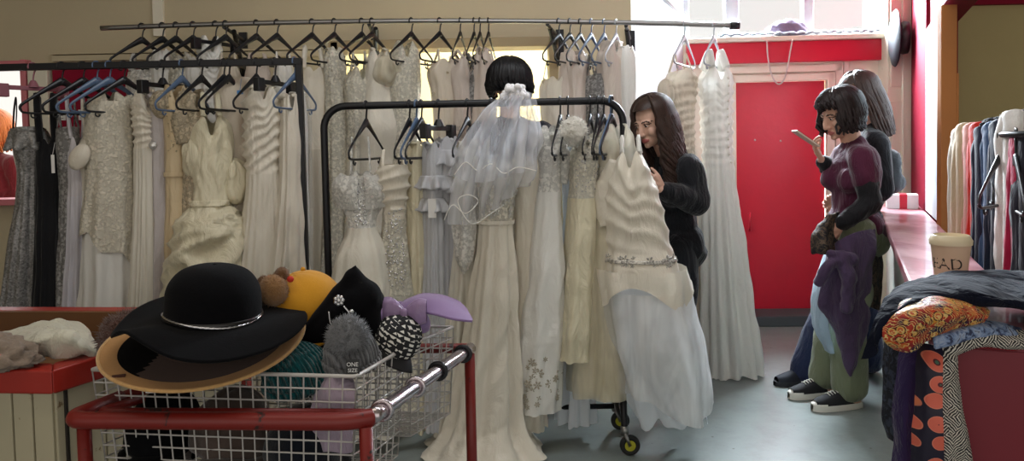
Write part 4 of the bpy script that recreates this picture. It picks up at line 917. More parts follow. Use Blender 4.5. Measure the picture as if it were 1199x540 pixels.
for pts in ([(520, 258), (530, 240), (545, 250), (560, 236), (548, 228), (536, 236), (552, 262), (575, 250), (590, 240)], [(532, 205), (545, 190), (560, 200), (575, 192), (590, 203), (606, 196), (628, 200)]):
    MB().tube(path([at(a, b, VY - .15) for a, b in pts], 60), .0022, 5).build('satin_edge', S_white, veil)
# fluffy collar
fc = at(672, 154, rf_Y(672) - .12); M_fur = wool('white fluff', srgb(226, 222, 212), 120, 1, .2)
q = MB(); P = []
for i in range(41):
    th = pi * i / 40; row = []
    for j in range(56):
        ph = 2 * pi * j / 56; dd = Vector((sin(th) * cos(ph), sin(th) * sin(ph), cos(th))); k = 1 + .16 * nz(dd, 2.2, 3) + .12 * nz(dd, 9, 4) + .06 * nz(dd, 22, 5); row.append((fc.x + .055 * dd.x * k, fc.y + .045 * dd.y * k, fc.z + .062 * dd.z * k))
    P.append(row)
q.grid(P, close_u=True)
for _ in range(500):
    dd = Vector(rng.normal(size=3)).normalized(); p = fc + Vector((.054 * dd.x, .044 * dd.y, .06 * dd.z)); tip = p + dd * .014 + Vector(rng.normal(size=3)) * .005; u = dd.orthogonal().normalized() * .0022; q.add([p + u, p - u, tip], [(0, 1, 2)])
tag(set_origin(q.build('fur_collar', M_fur), fc), 'round white fluffy fur collar hung at the front of the castor rail', 'collar')
# ================================================================== STALL, TROLLEY, HATS
# ---- wooden stall with red rim
ZS = .783; c0 = onz(61, 434, ZS); c1 = onz(113, 417, ZS); sdir = Vector((.40, .917, 0)); fdir = Vector((-.96, .10, 0)).normalized()
back = 0.78; ft = c0 + fdir * 1.25; bk = c0 + sdir * back; bl = ft + sdir * back
M_plank = painted('old cream planks', srgb(176, 168, 142), srgb(120, 100, 72), .7, .66, 30, .12)
M_brown = plain('brown inner board', srgb(112, 76, 44), .7, var=.25, bump=.2, bscale=15)
st = empty('wooden_stall', (c0.x - .6, c0.y + .35, 0), 'cream plank stall with a chipped red rim holding pale cloth', 'stall')
def beam(mb, a, b, wd, ht):
    a = Vector(a); b = Vector(b); d = (b - a).normalized(); n = Vector((-d.y, d.x, 0)) * wd / 2
    v = [p + n * s + Vector((0, 0, z)) for p in (a, b) for s in (-1, 1) for z in (0, -ht)]
    return mb.add(v, [(0, 1, 3, 2), (4, 6, 7, 5), (0, 4, 5, 1), (2, 3, 7, 6), (0, 2, 6, 4), (1, 5, 7, 3)])
inn = Vector((-fdir.y, fdir.x, 0)); inn = inn if inn.y > 0 else -inn; ins = -Vector((sdir.y, -sdir.x, 0))
k_ = .07 / abs(fdir.x * sdir.y - fdir.y * sdir.x); cin = c0 + (fdir + sdir) * k_; fin = ft + sdir * k_; bin_ = bk + fdir * k_
def prism(pts, ht):
    n = len(pts); v = [Vector(p) for p in pts] + [Vector(p) - Vector((0, 0, ht)) for p in pts]; return MB().add(v, [tuple(range(n)), tuple(range(n, 2 * n))[::-1]] + [(i, (i + 1) % n, n + (i + 1) % n, n + i) for i in range(n)])
prism([c0, ft, fin, cin], .066).build('rim', M_stall_red, st, smooth=False, mods=[BEV(.006, 3)])
prism([c0, cin, bin_, bk], .066).build('rim', M_stall_red, st, smooth=False, mods=[BEV(.006, 3)])
beam(MB(), bk, bl, .07, .05).build('rim', M_stall_red, st, smooth=False, mods=[BEV(.006, 3)])
beam(MB(), c0 + inn * .05 + Vector((0, 0, -.06)), ft + inn * .05 + Vector((0, 0, -.06)), .01, ZS - .07).build('backing', plain('dark gap', srgb(40, 34, 28), .9), st, smooth=False)
q = MB(); n = 20
for i in range(n):
    a = c0 + inn * .03 + fdir * (.02 + i * 1.2 / n); b = a + fdir * (1.2 / n - .005); beam(q, a + Vector((0, 0, -.066)), b + Vector((0, 0, -.066)), .022, ZS - .07)
q.build('front_plank', M_plank, st, smooth=False, mods=[BEV(.003)])
q = MB()
for i in range(5):
    a = c0 + ins * .03 + sdir * (.02 + i * (back - .03) / 5); b = a + sdir * ((back - .03) / 5 - .006); beam(q, a + Vector((0, 0, -.066)), b + Vector((0, 0, -.066)), .022, ZS - .07)
q.build('side_plank', M_plank, st, smooth=False, mods=[BEV(.003)])
beam(MB(), bk - sdir * .05, bl - sdir * .05, .02, .6).build('back_board', M_brown, st, smooth=False)
q = MB(); zt = ZS - .13; q.add([c0 + ins * .06 + inn * .06 + Vector((0, 0, zt - c0.z)), ft + inn * .06 + Vector((0, 0, zt - ft.z)), bl + Vector((0, 0, zt - bl.z)), bk + Vector((0, 0, zt - bk.z))], [(0, 1, 2, 3)]); q.build('tray', M_brown, st, smooth=False, mods=[SOL(.02)])
# pale cloth bag and grey brown fur in it
M_canvas = matte('off white cloth', srgb(206, 202, 184), .05, 1.0, .6)
rows = [[tuple(onz(a, b, z)) for a, b, z in r] for r in (
    [(-60, 398, .80), (-10, 392, .80), (30, 384, .82), (70, 376, .845), (96, 384, .82), (112, 402, .79)],
    [(-60, 408, .82), (-8, 402, .83), (30, 392, .85), (66, 378, .87), (96, 392, .83), (114, 410, .79)],
    [(-60, 420, .82), (-6, 412, .83), (34, 404, .84), (70, 392, .86), (98, 406, .82), (112, 414, .79)],
    [(-60, 430, .79), (-4, 424, .79), (36, 418, .79), (70, 420, .79), (92, 416, .79), (108, 416, .785)])]
wc = patch('cloth_bag', rows, M_canvas, None, 60, 40, .018, 12, .006, 21); tag(set_origin(wc, onz(60, 415, .785)), 'crumpled off white cloth bag spilling over the red stall rim', 'cloth')
M_fur2 = wool('grey brown fur', srgb(142, 126, 112), 70, 1, .35)
fu = cloth_lump('fur_wrap', onz(4, 422, .80) + Vector((-.03, -.01, 0)), (.135, .06, .072), M_fur2, 5, None, .3, 14)
tag(fu, 'grey brown fur wrap lying in the stall beside the cloth bag', 'fur')

# ---- trolley
ZT, ZB = .716, .80
tA = onz(78, 492, ZT); tB = onz(428, 494, ZT); tC = onz(551, 408, ZT); tD = tA + (tC - tB)
M_tred = painted('worn red tube paint', srgb(122, 28, 22), srgb(46, 28, 28), .45, .60, 11, .12)
tr = empty('hat_trolley', ((tA.x + tC.x) / 2, (tA.y + tC.y) / 2, 0), 'red tube trolley frame with a bare chrome handrail carrying the wire baskets of hats', 'trolley')
def rtube(mb, pts, r, corner=.05, n=10):
    out = []
    for i, p in enumerate(pts):
        p = Vector(p)
        if 0 < i < len(pts) - 1:
            a = (Vector(pts[i - 1]) - p).normalized(); b = (Vector(pts[i + 1]) - p).normalized()
            for k in range(7): t = k / 6; out.append((p + a * corner) * (1 - t)**2 + p * 2 * t * (1 - t) + (p + b * corner) * t * t)
        else: out.append(p)
    return mb.tube(out, r, n)
u = (tB - tA).normalized(); v = (tC - tB).normalized()
rtube(MB(), [tA + v * .16, tA, tA.lerp(tB, .5), tB - u * .03, tB + v * .03], .021, .045, 14).build('front_tube', M_tred, tr)
rtube(MB(), [tA + v * .16 - Vector((0, 0, .0)) + u * .06, tA + u * .03 + v * .055, tB - u * .03 + v * .055], .012, .03).build('inner_bar', M_tred, tr)
M_chr = plain('worn chrome', srgb(196, 186, 190), .22, .95, var=.12)
MB().tube(path([tB + v * .03, tB.lerp(tC, .5), tC], 14), .019, 14).build('handrail', M_chr, tr)
rtube(MB(), [tC + v * .0, tC - u * .10, tC - u * .5], .016, .02).build('rear_tube', M_tred, tr)
MB().tube([tA + v * .1, tD], .016, 10).build('side_tube', M_tred, tr)
for p in (tA + u * .025 + v * .02, tB - u * .005 + v * .01, tC - v * .01, tD): MB().tube([(p.x, p.y, ZT - .015), (p.x, p.y, .05)], .0165, 12).build('post', M_tred, tr)
zl = .2; rtube(MB(), [Vector((p.x, p.y, zl)) for p in (tA + u * .025 + v * .02, tD, tC, tB, tA + u * .03)], .014, .02).build('lower_frame', M_tred, tr)
for k, m_ in ((.12, M_chr), (.40, M_chr), (.62, M_blackp), (.90, M_blackp)):
    p = tB.lerp(tC, k); MB().tube([p + Vector((0, 0, .024 * cos(a))) - u * .024 * sin(a) for a in np.linspace(0, 2 * pi, 20)[:-1]], .006, 6, closed=True).build('tie', m_, tr)
for p in (tA + u * .025, tB, tC, tD): MB().ball((p.x, p.y, .03), (.024, .024, .03), 12, 8).build('wheel', M_tyre, tr)
# ---- wire baskets
M_wire = plain('plastic coated wire', srgb(196, 192, 188), .4, .2, var=.15)
bA = onz(106, 434, ZB); bB = onz(417, 441, ZB); bM = onz(474, 408, ZB); bC = onz(531, 383, ZB); bN = onz(481, 403, ZB)
bA = onz(108, 433, ZB)
def basket(p0, p1, p2, p3, zb, label, nm='wire_basket'):
    """rim corners p0 p1 p2 p3, front edge p0-p1"""
    cen = (p0 + p1 + p2 + p3) / 4; e = empty(nm, (cen.x, cen.y, zb), label, 'basket', 'wire baskets on the trolley')
    cs_ = [Vector(p) for p in (p0, p1, p2, p3)]; lo = [Vector((cen.x + (p.x - cen.x) * .93, cen.y + (p.y - cen.y) * .93, zb)) for p in cs_]
    q = MB(); rtube(q, [*cs_, cs_[0]], .0052, .012, 8); q.build('rim', M_wire, e)
    for i, nm_ in enumerate(('front_mesh', 'side_mesh', 'rear_mesh', 'side_mesh')):
        a, b, la, lb = cs_[i], cs_[(i + 1) % 4], lo[i], lo[(i + 1) % 4]; q = MB(); L = (b - a).length; n = max(3, int(L / .0335))
        for k in range(n + 1): t = k / n; q.tube([a.lerp(b, t), la.lerp(lb, t)], .0021, 5, caps=False)
        h = a.z - zb; m = max(3, int(h / .032))
        for k in range(1, m + 1): t = k / m; q.tube([a.lerp(la, t), b.lerp(lb, t)], .0024, 5, caps=False)
        q.build(nm_, M_wire, e)
    q = MB(); n = 14
    for k in range(n + 1): t = k / n; q.tube([lo[0].lerp(lo[1], t), lo[3].lerp(lo[2], t)], .0021, 5, caps=False); q.tube([lo[0].lerp(lo[3], t), lo[1].lerp(lo[2], t)], .0021, 5, caps=False)
    q.build('base_mesh', M_wire, e); return e
vv = bM - bB; b1 = basket(bA, bB, bM, bA + vv, .50, 'large pale wire basket at the front of the red trolley, full of hats')
ww = bC - bN; b2 = basket(bN - (bB - bA) * .55, bN, bC, bC - (bB - bA) * .55, .53, 'smaller wire basket behind the large one, under the lilac cap')
# white shipping tag on the front of the basket
tq = MB().box(onz(180, 452, ZB - .03) + Vector((0, -.012, 0)), (.03, .002, .028)); tag(set_origin(tq.build('basket_ticket', M_paper, smooth=False), onz(180, 452, ZB - .03)), 'small pale ticket clipped to the front wire of the large basket', 'ticket')

# ---- hats
M_felt = wool('black felt', srgb(10, 10, 13), 160, .2, .25, .03); M_tan = wool('tan felt', srgb(182, 138, 90), 140, .2, .10, .1); M_tanin = wool('dark brown lining', srgb(78, 58, 50), 120, .2, .1, .1)
def hat(name, label, c, tilt, R0, crown, brimf, mat, thick=.005, group=None, rim=None, rot=0):
    """crown: list of (r,z); brim height function f(r,a)"""
    M = tilt if isinstance(tilt, Matrix) else Matrix.Rotation(tilt[1], 3, 'Y') @ Matrix.Rotation(tilt[0], 3, 'X')
    h = empty(name, c, label, 'hat', group)
    P = []
    rs = list(np.linspace(R0, crown[0][0], 22))
    for r in rs: P.append([tuple(Vector(c) + M @ Vector((r * cos(a), r * sin(a), brimf(r, a)))) for a in np.linspace(0, 2 * pi, 73)[:-1]])
    ob = MB().grid(P, close_u=True).build('brim', mat, h, mods=[SOL(thick)])
    if rim:
        for m_ in rim[1:]: ob.data.materials.append(m_)
        for p in ob.data.polygons:
            v = M.inverted() @ (p.center + ORG[ob.name] - Vector(c))
            if math.hypot(v.x, v.y) < rim[0]: p.material_index = 2 if len(rim) > 2 and v.x < -.095 else 1
    pr = catmull([(r, z) for r, z in crown], 26); zb0 = brimf(crown[0][0], 0)
    P = [[tuple(Vector(c) + M @ Vector((r * cos(a) * 1.04, r * sin(a) * (1.0), (z + zb0 if z < .02 else z) + (brimf(crown[0][0], a) - zb0) * max(0, 1 - z / .03)))) for a in np.linspace(0, 2 * pi, 65)[:-1]] for r, z in pr]
    MB().grid(P, close_u=True).build('crown', rim[1] if rim else mat, h, mods=[SOL(thick)])
    return h, M
# tan hat
tc = onz(238, 404, .852); tc.y += .02
h, M = hat('felt_hat', 'tan wide brimmed felt hat with dark brown inner brim, underneath the black floppy hat', tc, (R(13), R(1)), .252, [(.105, 0), (.104, .03), (.10, .07), (.07, .10), (0.004, .105)], lambda r, a: .012 * ((r - .1) / .15)**2 + .006 * sin(2 * a + .4) * ((r - .1) / .15), M_tan, .006, 'wide brimmed felt hats', rim=(.212, M_tanin, wool('black inner band', srgb(14, 13, 15), 140, .2, .1, .0)))
q = MB(); rim = [tc + M @ Vector((.252 * cos(a), .252 * sin(a), .012 + .006 * sin(2 * a + .4))) for a in np.linspace(0, 2 * pi, 73)[:-1]]; q.tube(rim, .005, 6, closed=True); q.build('bound_edge', wool('pale tan binding', srgb(200, 158, 104), 90, .2), h)
pt_ = tc + M @ Vector((-.13, -.198, .018)); MB().box(pt_, (.03, .012, .003), M @ Matrix.Rotation(.25, 3, 'Z')).build('leather_tab', plain('brown leather', srgb(70, 36, 26), .6), h, smooth=False)
# black floppy hat
bc = onz(250, 373, .925); bc.y += .0
def bf(r, a):
    k = max(0, (r - .11) / .13); front = max(0, -sin(a)); left = max(0, -cos(a)); right = max(0, cos(a))
    return .004 * k - .022 * k**1.6 * front**1.6 * (1 - .8 * left) + .012 * k * left * front - .022 * k**2 * right**2 - .030 * k**1.5 * math.exp(-(((a - 3.55 + pi) % (2 * pi) - pi) / .45)**2) + .018 * k * math.exp(-(((a - 4.1 + pi) % (2 * pi) - pi) / .3)**2) - .016 * k * math.exp(-(((a - 4.9 + pi) % (2 * pi) - pi) / .5)**2) + .010 * k * sin(3 * a + 1.0)
h, M = hat('felt_hat', 'black wide brimmed floppy felt hat with a silver chain band, stacked on the tan hat', bc, (R(3), R(4)), .236, [(.112, 0), (.112, .04), (.106, .085), (.082, .12), (.045, .136), (0.004, .140)], bf, M_felt, .006, 'wide brimmed felt hats')
q = MB(); ch = [bc + M @ Vector((.119 * cos(a) * 1.02, .117 * sin(a), .012 + .006 * sin(a * 2))) for a in np.linspace(-pi * .98, pi * .02, 60)]
q.tube(ch, [.0028 + .0016 * (i % 2) for i in range(60)], 6); q.build('chain_band', plain('silver chain', srgb(200, 200, 205), .2, .95), h)
q = MB(); q.tube([bc + M @ Vector((.117 * cos(a) * 1.03, .1145 * sin(a), .012)) for a in np.linspace(0, 2 * pi, 61)[:-1]], .007, 8, closed=True, flat=.5); q.build('leather_band', plain('black leather', srgb(24, 22, 22), .3), h)
# mustard cap with a bear face
M_must = wool('mustard cotton', srgb(206, 146, 40), 200, .2, .08); yc_ = onz(352, 368, .88); yc_.y = 2.14; yc_ = at(352, 356, 2.14)
cp = empty('bear_cap', yc_ - Vector((0, 0, .06)), 'mustard yellow cap with a brown bear face, ears and red button nose', 'hat', 'caps in the basket')
def dome(c, rx, ry, rz_, M=None, fn=None, nu=48, nv=20, full=.55):
    P = []
    for i in range(nv + 1):
        th = pi * full * i / nv + .001; row = []
        for j in range(nu):
            ph = 2 * pi * j / nu; d = Vector((sin(th) * cos(ph), sin(th) * sin(ph), cos(th))); k = 1 if fn is None else fn(th, ph)
            p = Vector((rx * d.x * k, ry * d.y * k, rz_ * d.z * k)); p = M @ p if M is not None else p; row.append(tuple(Vector(c) + p))
        P.append(row)
    return MB().grid(P, close_u=True)
Mc = Matrix.Rotation(R(-14), 3, 'Y') @ Matrix.Rotation(R(14), 3, 'X')
dome(yc_ + Vector((.012, 0, -.005)), .108, .105, .10, Mc, lambda th, ph: 1 - .012 * abs(cos(3 * ph))**12).build('crown', M_must, cp, mods=[SOL(.004)])
rows = [[tuple(yc_ + Mc @ Vector(((r) * cos(a) * 1.0, r * sin(a), -.03 - dz))) for a in np.linspace(R(185), R(345), 14)] for r, dz in ((.104, 0), (.125, .008), (.15, .022), (.172, .04))]
patch('peak', rows, M_must, cp, 40, 14, 0, 1, .006)
MB().ball(yc_ + Vector((.01, 0, .10)), .008, 10, 6).build('top_button', M_must, cp)
M_bear = wool('brown bear plush', srgb(112, 78, 50), 110, 1, .4); M_bear2 = wool('light brown plush', srgb(158, 118, 78), 110, 1, .3)
def fuzz(c, r, mat, name, par, n=260, seed=0, L=.2):
    mb = MB(); rs_ = np.random.RandomState(seed); r = r if hasattr(r, '__len__') else (r, r, r); mb.ball(c, r, 20, 14)
    for _ in range(n):
        d = Vector(rs_.normal(size=3)).normalized(); p = Vector(c) + Vector((d.x * r[0], d.y * r[1], d.z * r[2])) * .97; tip = p + d * max(r) * L + Vector(rs_.normal(size=3)) * max(r) * .06; u_ = d.orthogonal().normalized() * max(r) * .035; w_ = d.cross(u_)
        mb.add([p + u_, p - u_ * .5 + w_, p - u_ * .5 - w_, tip], [(0, 1, 3), (1, 2, 3), (2, 0, 3)])
    return mb.build(name, mat, par)
mz = at(320, 340, 2.04); fuzz(mz, (.040, .036, .044), M_bear2, 'muzzle', cp, 500, 1, .12); fuzz(at(330, 321, 2.06), .020, M_bear, 'ear', cp, 200, 2, .15); fuzz(at(309, 330, 2.08), .018, M_bear, 'ear', cp, 200, 4, .15)
MB().ball(at(340, 327, 2.045), (.010, .008, .009), 14, 10).build('red_button', plain('red pompom', srgb(200, 44, 24), .6), cp)
# black pointed felt hat: soft shape by union
pb = at(412, 372, 2.05); ph_ = empty('felt_beret', pb - Vector((0, 0, .09)), 'soft black felt hat pulled up to a bent point, pinned with silver brooches', 'hat')
q = MB()
def P_(px, py, Y): return at(px, py, Y)
for (a, ra, b, rb) in (((400, 372, 2.05), .060, (424, 350, 2.06), .058), ((424, 350, 2.06), .055, (414, 326, 2.06), .030), ((414, 326, 2.06), .028, (416, 313, 2.06), .008), ((424, 350, 2.06), .05, (438, 352, 2.08), .032), ((400, 372, 2.05), .058, (372, 392, 2.03), .034), ((372, 392, 2.03), .034, (352, 398, 2.02), .016), ((424, 356, 2.06), .052, (428, 382, 2.05), .045), ((372, 388, 2.05), .04, (412, 396, 2.04), .05), ((413, 328, 2.06), .026, (376, 376, 2.04), .032), ((376, 376, 2.04), .032, (356, 390, 2.02), .014), ((404, 345, 2.06), .04, (385, 375, 2.05), .045)): q.cap(P_(*a), ra, P_(*b), rb)
remesh_obj(q, 'felt_body', M_felt, ph_, .007, 5, .6)
M_silver = plain('bright silver', srgb(214, 214, 216), .2, .9)
bp_ = at(397, 352, 1.985)
for k in range(7): a = k * .9; MB().ball(bp_ + Vector((.011 * cos(a), 0, .011 * sin(a))), .0058, 8, 6).build('brooch', M_silver, ph_) if k < 0 else None
q = MB()
for k in range(7): a = k * .9; q.ball(bp_ + Vector((.010 * cos(a), 0, .010 * sin(a))), .0062, 8, 6)
q.ball(bp_, .008, 8, 6); q.build('flower_brooch', M_silver, ph_)
q = MB(); q.tube(path([bp_ + Vector((.012, -.002, -.015)), bp_ + Vector((.028, -.004, -.035)), bp_ + Vector((.034, -.004, -.065))], 12), .0028, 6); q.ball(bp_ + Vector((.034, -.004, -.03)), .007, 8, 6); q.ball(bp_ + Vector((.036, -.004, -.07)), .006, 8, 6); q.build('pearl_pin', M_silver, ph_)
s0 = at(385, 365, 1.985); q = MB(); q.tube(path([s0, s0 + Vector((.004, -.002, -.03)), s0 + Vector((.012, -.002, -.042)), s0 + Vector((.02, -.002, -.034)), s0 + Vector((.014, -.002, -.026))], 20), .0022, 6); q.build('safety_pin', M_silver, ph_)
# lilac cap with a bow
M_lil = wool('lilac cotton', srgb(138, 112, 156), 200, .2, .08); lc = at(482, 374, 2.18)
lcap = empty('bow_cap', lc - Vector((0, 0, .05)), 'lilac cap with a satin bow and wide peak pointing over the basket edge', 'hat', 'caps in the basket')
rows = [[tuple(at(a, b, Y)) for a, b, Y in r] for r in ([(462, 372, 2.12), (480, 366, 2.12), (505, 368, 2.08), (535, 375, 2.06), (553, 377, 2.08)], [(470, 356, 2.18), (490, 350, 2.18), (512, 352, 2.16), (536, 362, 2.14), (552, 374, 2.12)], [(478, 350, 2.28), (496, 344, 2.28), (516, 346, 2.26), (534, 352, 2.24), (546, 362, 2.2)])]
patch('peak', rows, M_lil, lcap, 44, 24, .003, 9, .006, 3)
dome(at(470, 378, 2.20), .085, .085, .06, Matrix.Rotation(R(10), 3, 'Y'), lambda th, ph: 1 + .05 * nz((cos(ph), sin(ph), th), 1.5, 2)).build('crown', M_lil, lcap, mods=[SOL(.004)])
M_bowl = satin('lilac satin', srgb(152, 126, 164), .35)
q = MB(); bc_ = at(474, 366, 2.08)
for s_, ln in ((-1, .06), (1, .062)):
    P = []
    for i in range(15):
        u_ = i / 14; row = []
        for j in range(18):
            a = 2 * pi * j / 18; rad = .006 + .03 * sin(pi * min(1, u_ * .68 + .02)); row.append(tuple(bc_ + Vector((s_ * ln * u_, -.004 + rad * .5 * sin(a), rad * cos(a) + .012 * u_ * (1 if s_ < 0 else .3) + .003 * sin(5 * a)))))
        P.append(row)
    q.grid(P, close_u=True)
q.ball(bc_ + Vector((0, -.012, 0)), (.012, .012, .015), 10, 8)
q.build('satin_bow', M_bowl, lcap)
# houndstooth cap
def hound():
    t = NT('black and white houndstooth'); c = t.n('ShaderNodeTexChecker'); c.inputs['Scale'].default_value = 64; c.inputs[1].default_value = srgb(225, 222, 215); c.inputs[2].default_value = srgb(24, 24, 28); t.l(t.co((1, 1, 1), (.5, .3, .6)), c.inputs[0])
    w = t.wave(30, 0, t.co((1, 1, 1), (.5, .3, 1.3)), 'DIAGONAL'); col = t.mix(t.ramp(w, [(.55, (0, 0, 0)), (.56, (1, 1, 1))], True), c.outputs[0], srgb(20, 20, 24)); return t.bsdf(col, .85, 0, t.bump(t.noise(200), .2, .003))
hc = at(466, 396, 2.06); he = empty('houndstooth_cap', hc - Vector((0, 0, .04)), 'black and white houndstooth flat cap tucked below the lilac bow', 'hat', 'caps in the basket')
M_hd = hound(); Mh = Matrix.Rotation(R(30), 3, 'Y')
dome(hc, .066, .075, .062, Mh @ Matrix.Rotation(R(30), 3, 'X'), lambda th, ph: 1 + .08 * nz((cos(ph), sin(ph), th), 1.4, 7), full=.7).build('crown', M_hd, he, mods=[SOL(.004)])
rows = [[tuple(hc + Mh @ Vector((r * cos(a), r * sin(a) * .9, dz))) for a in np.linspace(R(190), R(330), 12)] for r, dz in ((.055, -.02), (.075, -.034), (.092, -.055))]
patch('peak', rows, plain('black cap peak', srgb(22, 22, 26), .7), he, 30, 10, 0, 1, .006)
# knitted hats
def knit(name, c, n=40):
    t = NT(name); w = t.wave(38, 2.0, t.co((1, 1, .4)), 'DIAGONAL'); w2 = t.noise(220, 3); col = t.mix(w, mul(c, .55), mul(c, 1.25)); return t.bsdf(col, .95, 0, t.bump(w2, .6, .004, t.bump(w, .8, .008)), sheen=.3, spec=.1)
def beanie(name, label, c, r, M, ribs, mat, cuff=True):
    e = empty(name, c - Vector((0, 0, r[2] * .7)), label, 'hat', 'knitted hats in the basket')
    dome(c, *r, M, lambda th, ph: 1 + .028 * sin(ribs * ph) + .05 * nz((cos(ph), sin(ph), th), 1.3, ribs), 160, 26, .62).build('crown', mat, e, mods=[SOL(.006)])
    if cuff:
        P = []
        for i in range(9):
            k = i / 8; row = []
            for j in range(160): ph = 2 * pi * j / 160; rr = 1.06 + .05 * sin(pi * k) + .02 * sin(ribs * ph); p = M @ Vector((r[0] * rr * cos(ph), r[1] * rr * sin(ph), r[2] * (-.15 - .34 * k))); row.append(tuple(Vector(c) + p))
            P.append(row)
        MB().grid(P, close_u=True).build('cuff', mat, e, mods=[SOL(.006)])
    return e
gb = at(411, 413, 1.93); M_gk = knit('grey marl knit', srgb(112, 113, 116)); g = beanie('bobble_hat', 'grey marl knitted hat with a bobble and a black swing ticket', gb, (.068, .065, .062), Matrix.Rotation(R(14), 3, 'X'), 24, M_gk)
fuzz(gb + Vector((.0, -.03, .048)), .046, wool('grey bobble wool', srgb(132, 133, 136), 90, 1, .4), 'bobble', g, 1500, 6, .38)
tk = at(413, 430, 1.815); MB().box(tk, (.034, .002, .038), Matrix.Rotation(R(-10), 3, 'X')).build('size_ticket', plain('black ticket', srgb(20, 20, 22), .5), g, smooth=False)
def text(s, loc, size, M, mat, name, par, ext=.0004, bend=None):
    cu = bpy.data.curves.new('t', 'FONT'); cu.body = s; cu.size = size; cu.align_x = 'CENTER'; cu.align_y = 'CENTER'; cu.extrude = ext; cu.resolution_u = 3
    o = bpy.data.objects.new('t', cu); COL.objects.link(o); bpy.context.view_layer.update(); me = bpy.data.meshes.new_from_object(o.evaluated_get(bpy.context.evaluated_depsgraph_get())); bpy.data.objects.remove(o); bpy.data.curves.remove(cu)
    mb = MB(); mb.add([(Vector(loc) + (bend(v.co) if bend else M @ v.co)) for v in me.vertices], [tuple(p.vertices) for p in me.polygons]); bpy.data.meshes.remove(me); return mb.build(name, mat, par, smooth=False)
RX = Matrix.Rotation(R(80), 3, 'X'); M_wht = plain('white print', srgb(225, 225, 225), .6)
text('ONE', tk + Vector((0, -.003, .007)), .014, RX, M_wht, 'lettering', g); text('SIZE', tk + Vector((0, -.0022, -.008)), .013, RX, M_wht, 'lettering', g)
tb = at(346, 434, 1.94); beanie('knitted_beanie', 'dark teal ribbed knitted beanie beneath the edge of the tan hat', tb, (.085, .075, .07), Matrix.Rotation(R(-10), 3, 'Y') @ Matrix.Rotation(R(20), 3, 'X'), 30, knit('teal knit', srgb(10, 78, 82)))
rows = [[tuple(at(a, b, Y)) for a, b, Y in r] for r in ([(372, 442, 1.97), (388, 434, 1.94), (402, 436, 1.93), (414, 446, 1.92)], [(368, 460, 1.90), (384, 448, 1.875), (400, 452, 1.87), (415, 462, 1.87)], [(366, 490, 1.885), (384, 486, 1.86), (400, 486, 1.855), (414, 490, 1.86)], [(368, 530, 1.90), (384, 528, 1.87), (400, 530, 1.87), (412, 528, 1.88)])]
pc = patch('folded_cloth', rows, matte('lilac grey jersey', srgb(178, 162, 180), .05, .8), None, 40, 50, .012, 14, .008, 31); tag(set_origin(pc, at(390, 520, 1.87)), 'lilac grey jersey cloth pressed against the corner of the wire basket', 'cloth')
# brown fur hat behind the tan brim
fh = fuzz(onz(128, 408, .835) + Vector((.0, .10, .0)), (.075, .06, .072), wool('brown fur', srgb(96, 66, 56), 80, 1, .4), 'fur_hat', None, 1400, 12, .22); tag(set_origin(fh, onz(128, 408, .82)), 'brown fluffy fur hat peeping out behind the tan brim', 'hat')
# dark hats at the bottom of the basket, seen through the wire
def in_basket(t, s_, z): p = bA.lerp(bB, t) + vv * s_; return Vector((p.x, p.y, z))
for nm, lab, t, s_, z, r, m_ in (('felt_cloche', 'black felt hat at the bottom of the basket nearest the stall', .15, .40, .60, (.095, .10, .12), M_felt), ('felt_cloche', 'brown grey felt hat in the basket seen through the wire under the tan brim', .42, .42, .60, (.105, .10, .125), wool('brown grey felt', srgb(78, 66, 60), 120, .4, .2)), ('felt_cloche', 'navy black felt hat in the basket below the teal beanie', .70, .44, .56, (.10, .10, .12), wool('navy black felt', srgb(20, 24, 34), 120, .4, .2))):
    e = empty(nm, in_basket(t, s_, .5), lab, 'hat', 'felt hats deep in the basket'); c = in_basket(t, s_, z)
    dome(c, *r, Matrix.Rotation(.2, 3, 'Y'), lambda th, ph: 1 + .08 * nz((cos(ph), sin(ph), th), 1.5, int(t * 50)), full=.6).build('crown', m_, e, mods=[SOL(.005)])
    P = [[tuple(c + Vector((r[0] * k * cos(a), r[1] * k * sin(a), -.035 - .03 * (k - 1) + .01 * sin(3 * a)))) for a in np.linspace(0, 2 * pi, 49)[:-1]] for k in (.98, 1.1, 1.22)]; MB().grid(P, close_u=True).build('brim', m_, e, mods=[SOL(.004)])

# ================================================================== RIGHT: clothes on the counter end, cup, jackets
def velvet():
    t = NT('navy velvet'); f = t.noise(30, 4); return t.bsdf(t.mix(f, srgb(12, 15, 28), srgb(20, 25, 42)), .85, 0, t.bump(t.noise(14, 4, dist=1), .6, .03), sheen=.04, spec=.1)
def paisley():
    t = NT('red and gold flower print'); co = t.co((1, 1, 1)); v = t.n('ShaderNodeTexVoronoi'); v.inputs['Scale'].default_value = 42; t.l(co, v.inputs[0])
    base = t.ramp(t.noise(26, 2, co=co), [(.35, srgb(36, 40, 66)), (.46, srgb(150, 40, 34)), (.56, srgb(196, 66, 40)), (.66, srgb(210, 150, 60))], False)
    ring = t.ramp(v.outputs['Distance'], [(.0, srgb(226, 190, 120)), (.16, srgb(190, 60, 40)), (.30, srgb(222, 176, 90)), (.38, srgb(90, 26, 34)), (.5, (0, 0, 0, 1))]); m = t.ramp(v.outputs['Distance'], [(.44, (1, 1, 1)), (.46, (0, 0, 0))])
    col = t.mix(m, base, ring); sq_ = t.wave(60, 14, co, 'DIAGONAL'); col = t.mix(t.ramp(sq_, [(.86, (0, 0, 0)), (.9, (.9, .9, .9))]), col, srgb(226, 200, 130)); return t.bsdf(col, .55, 0, t.bump(t.noise(20, 4, dist=1), .5, .02), spec=.3)
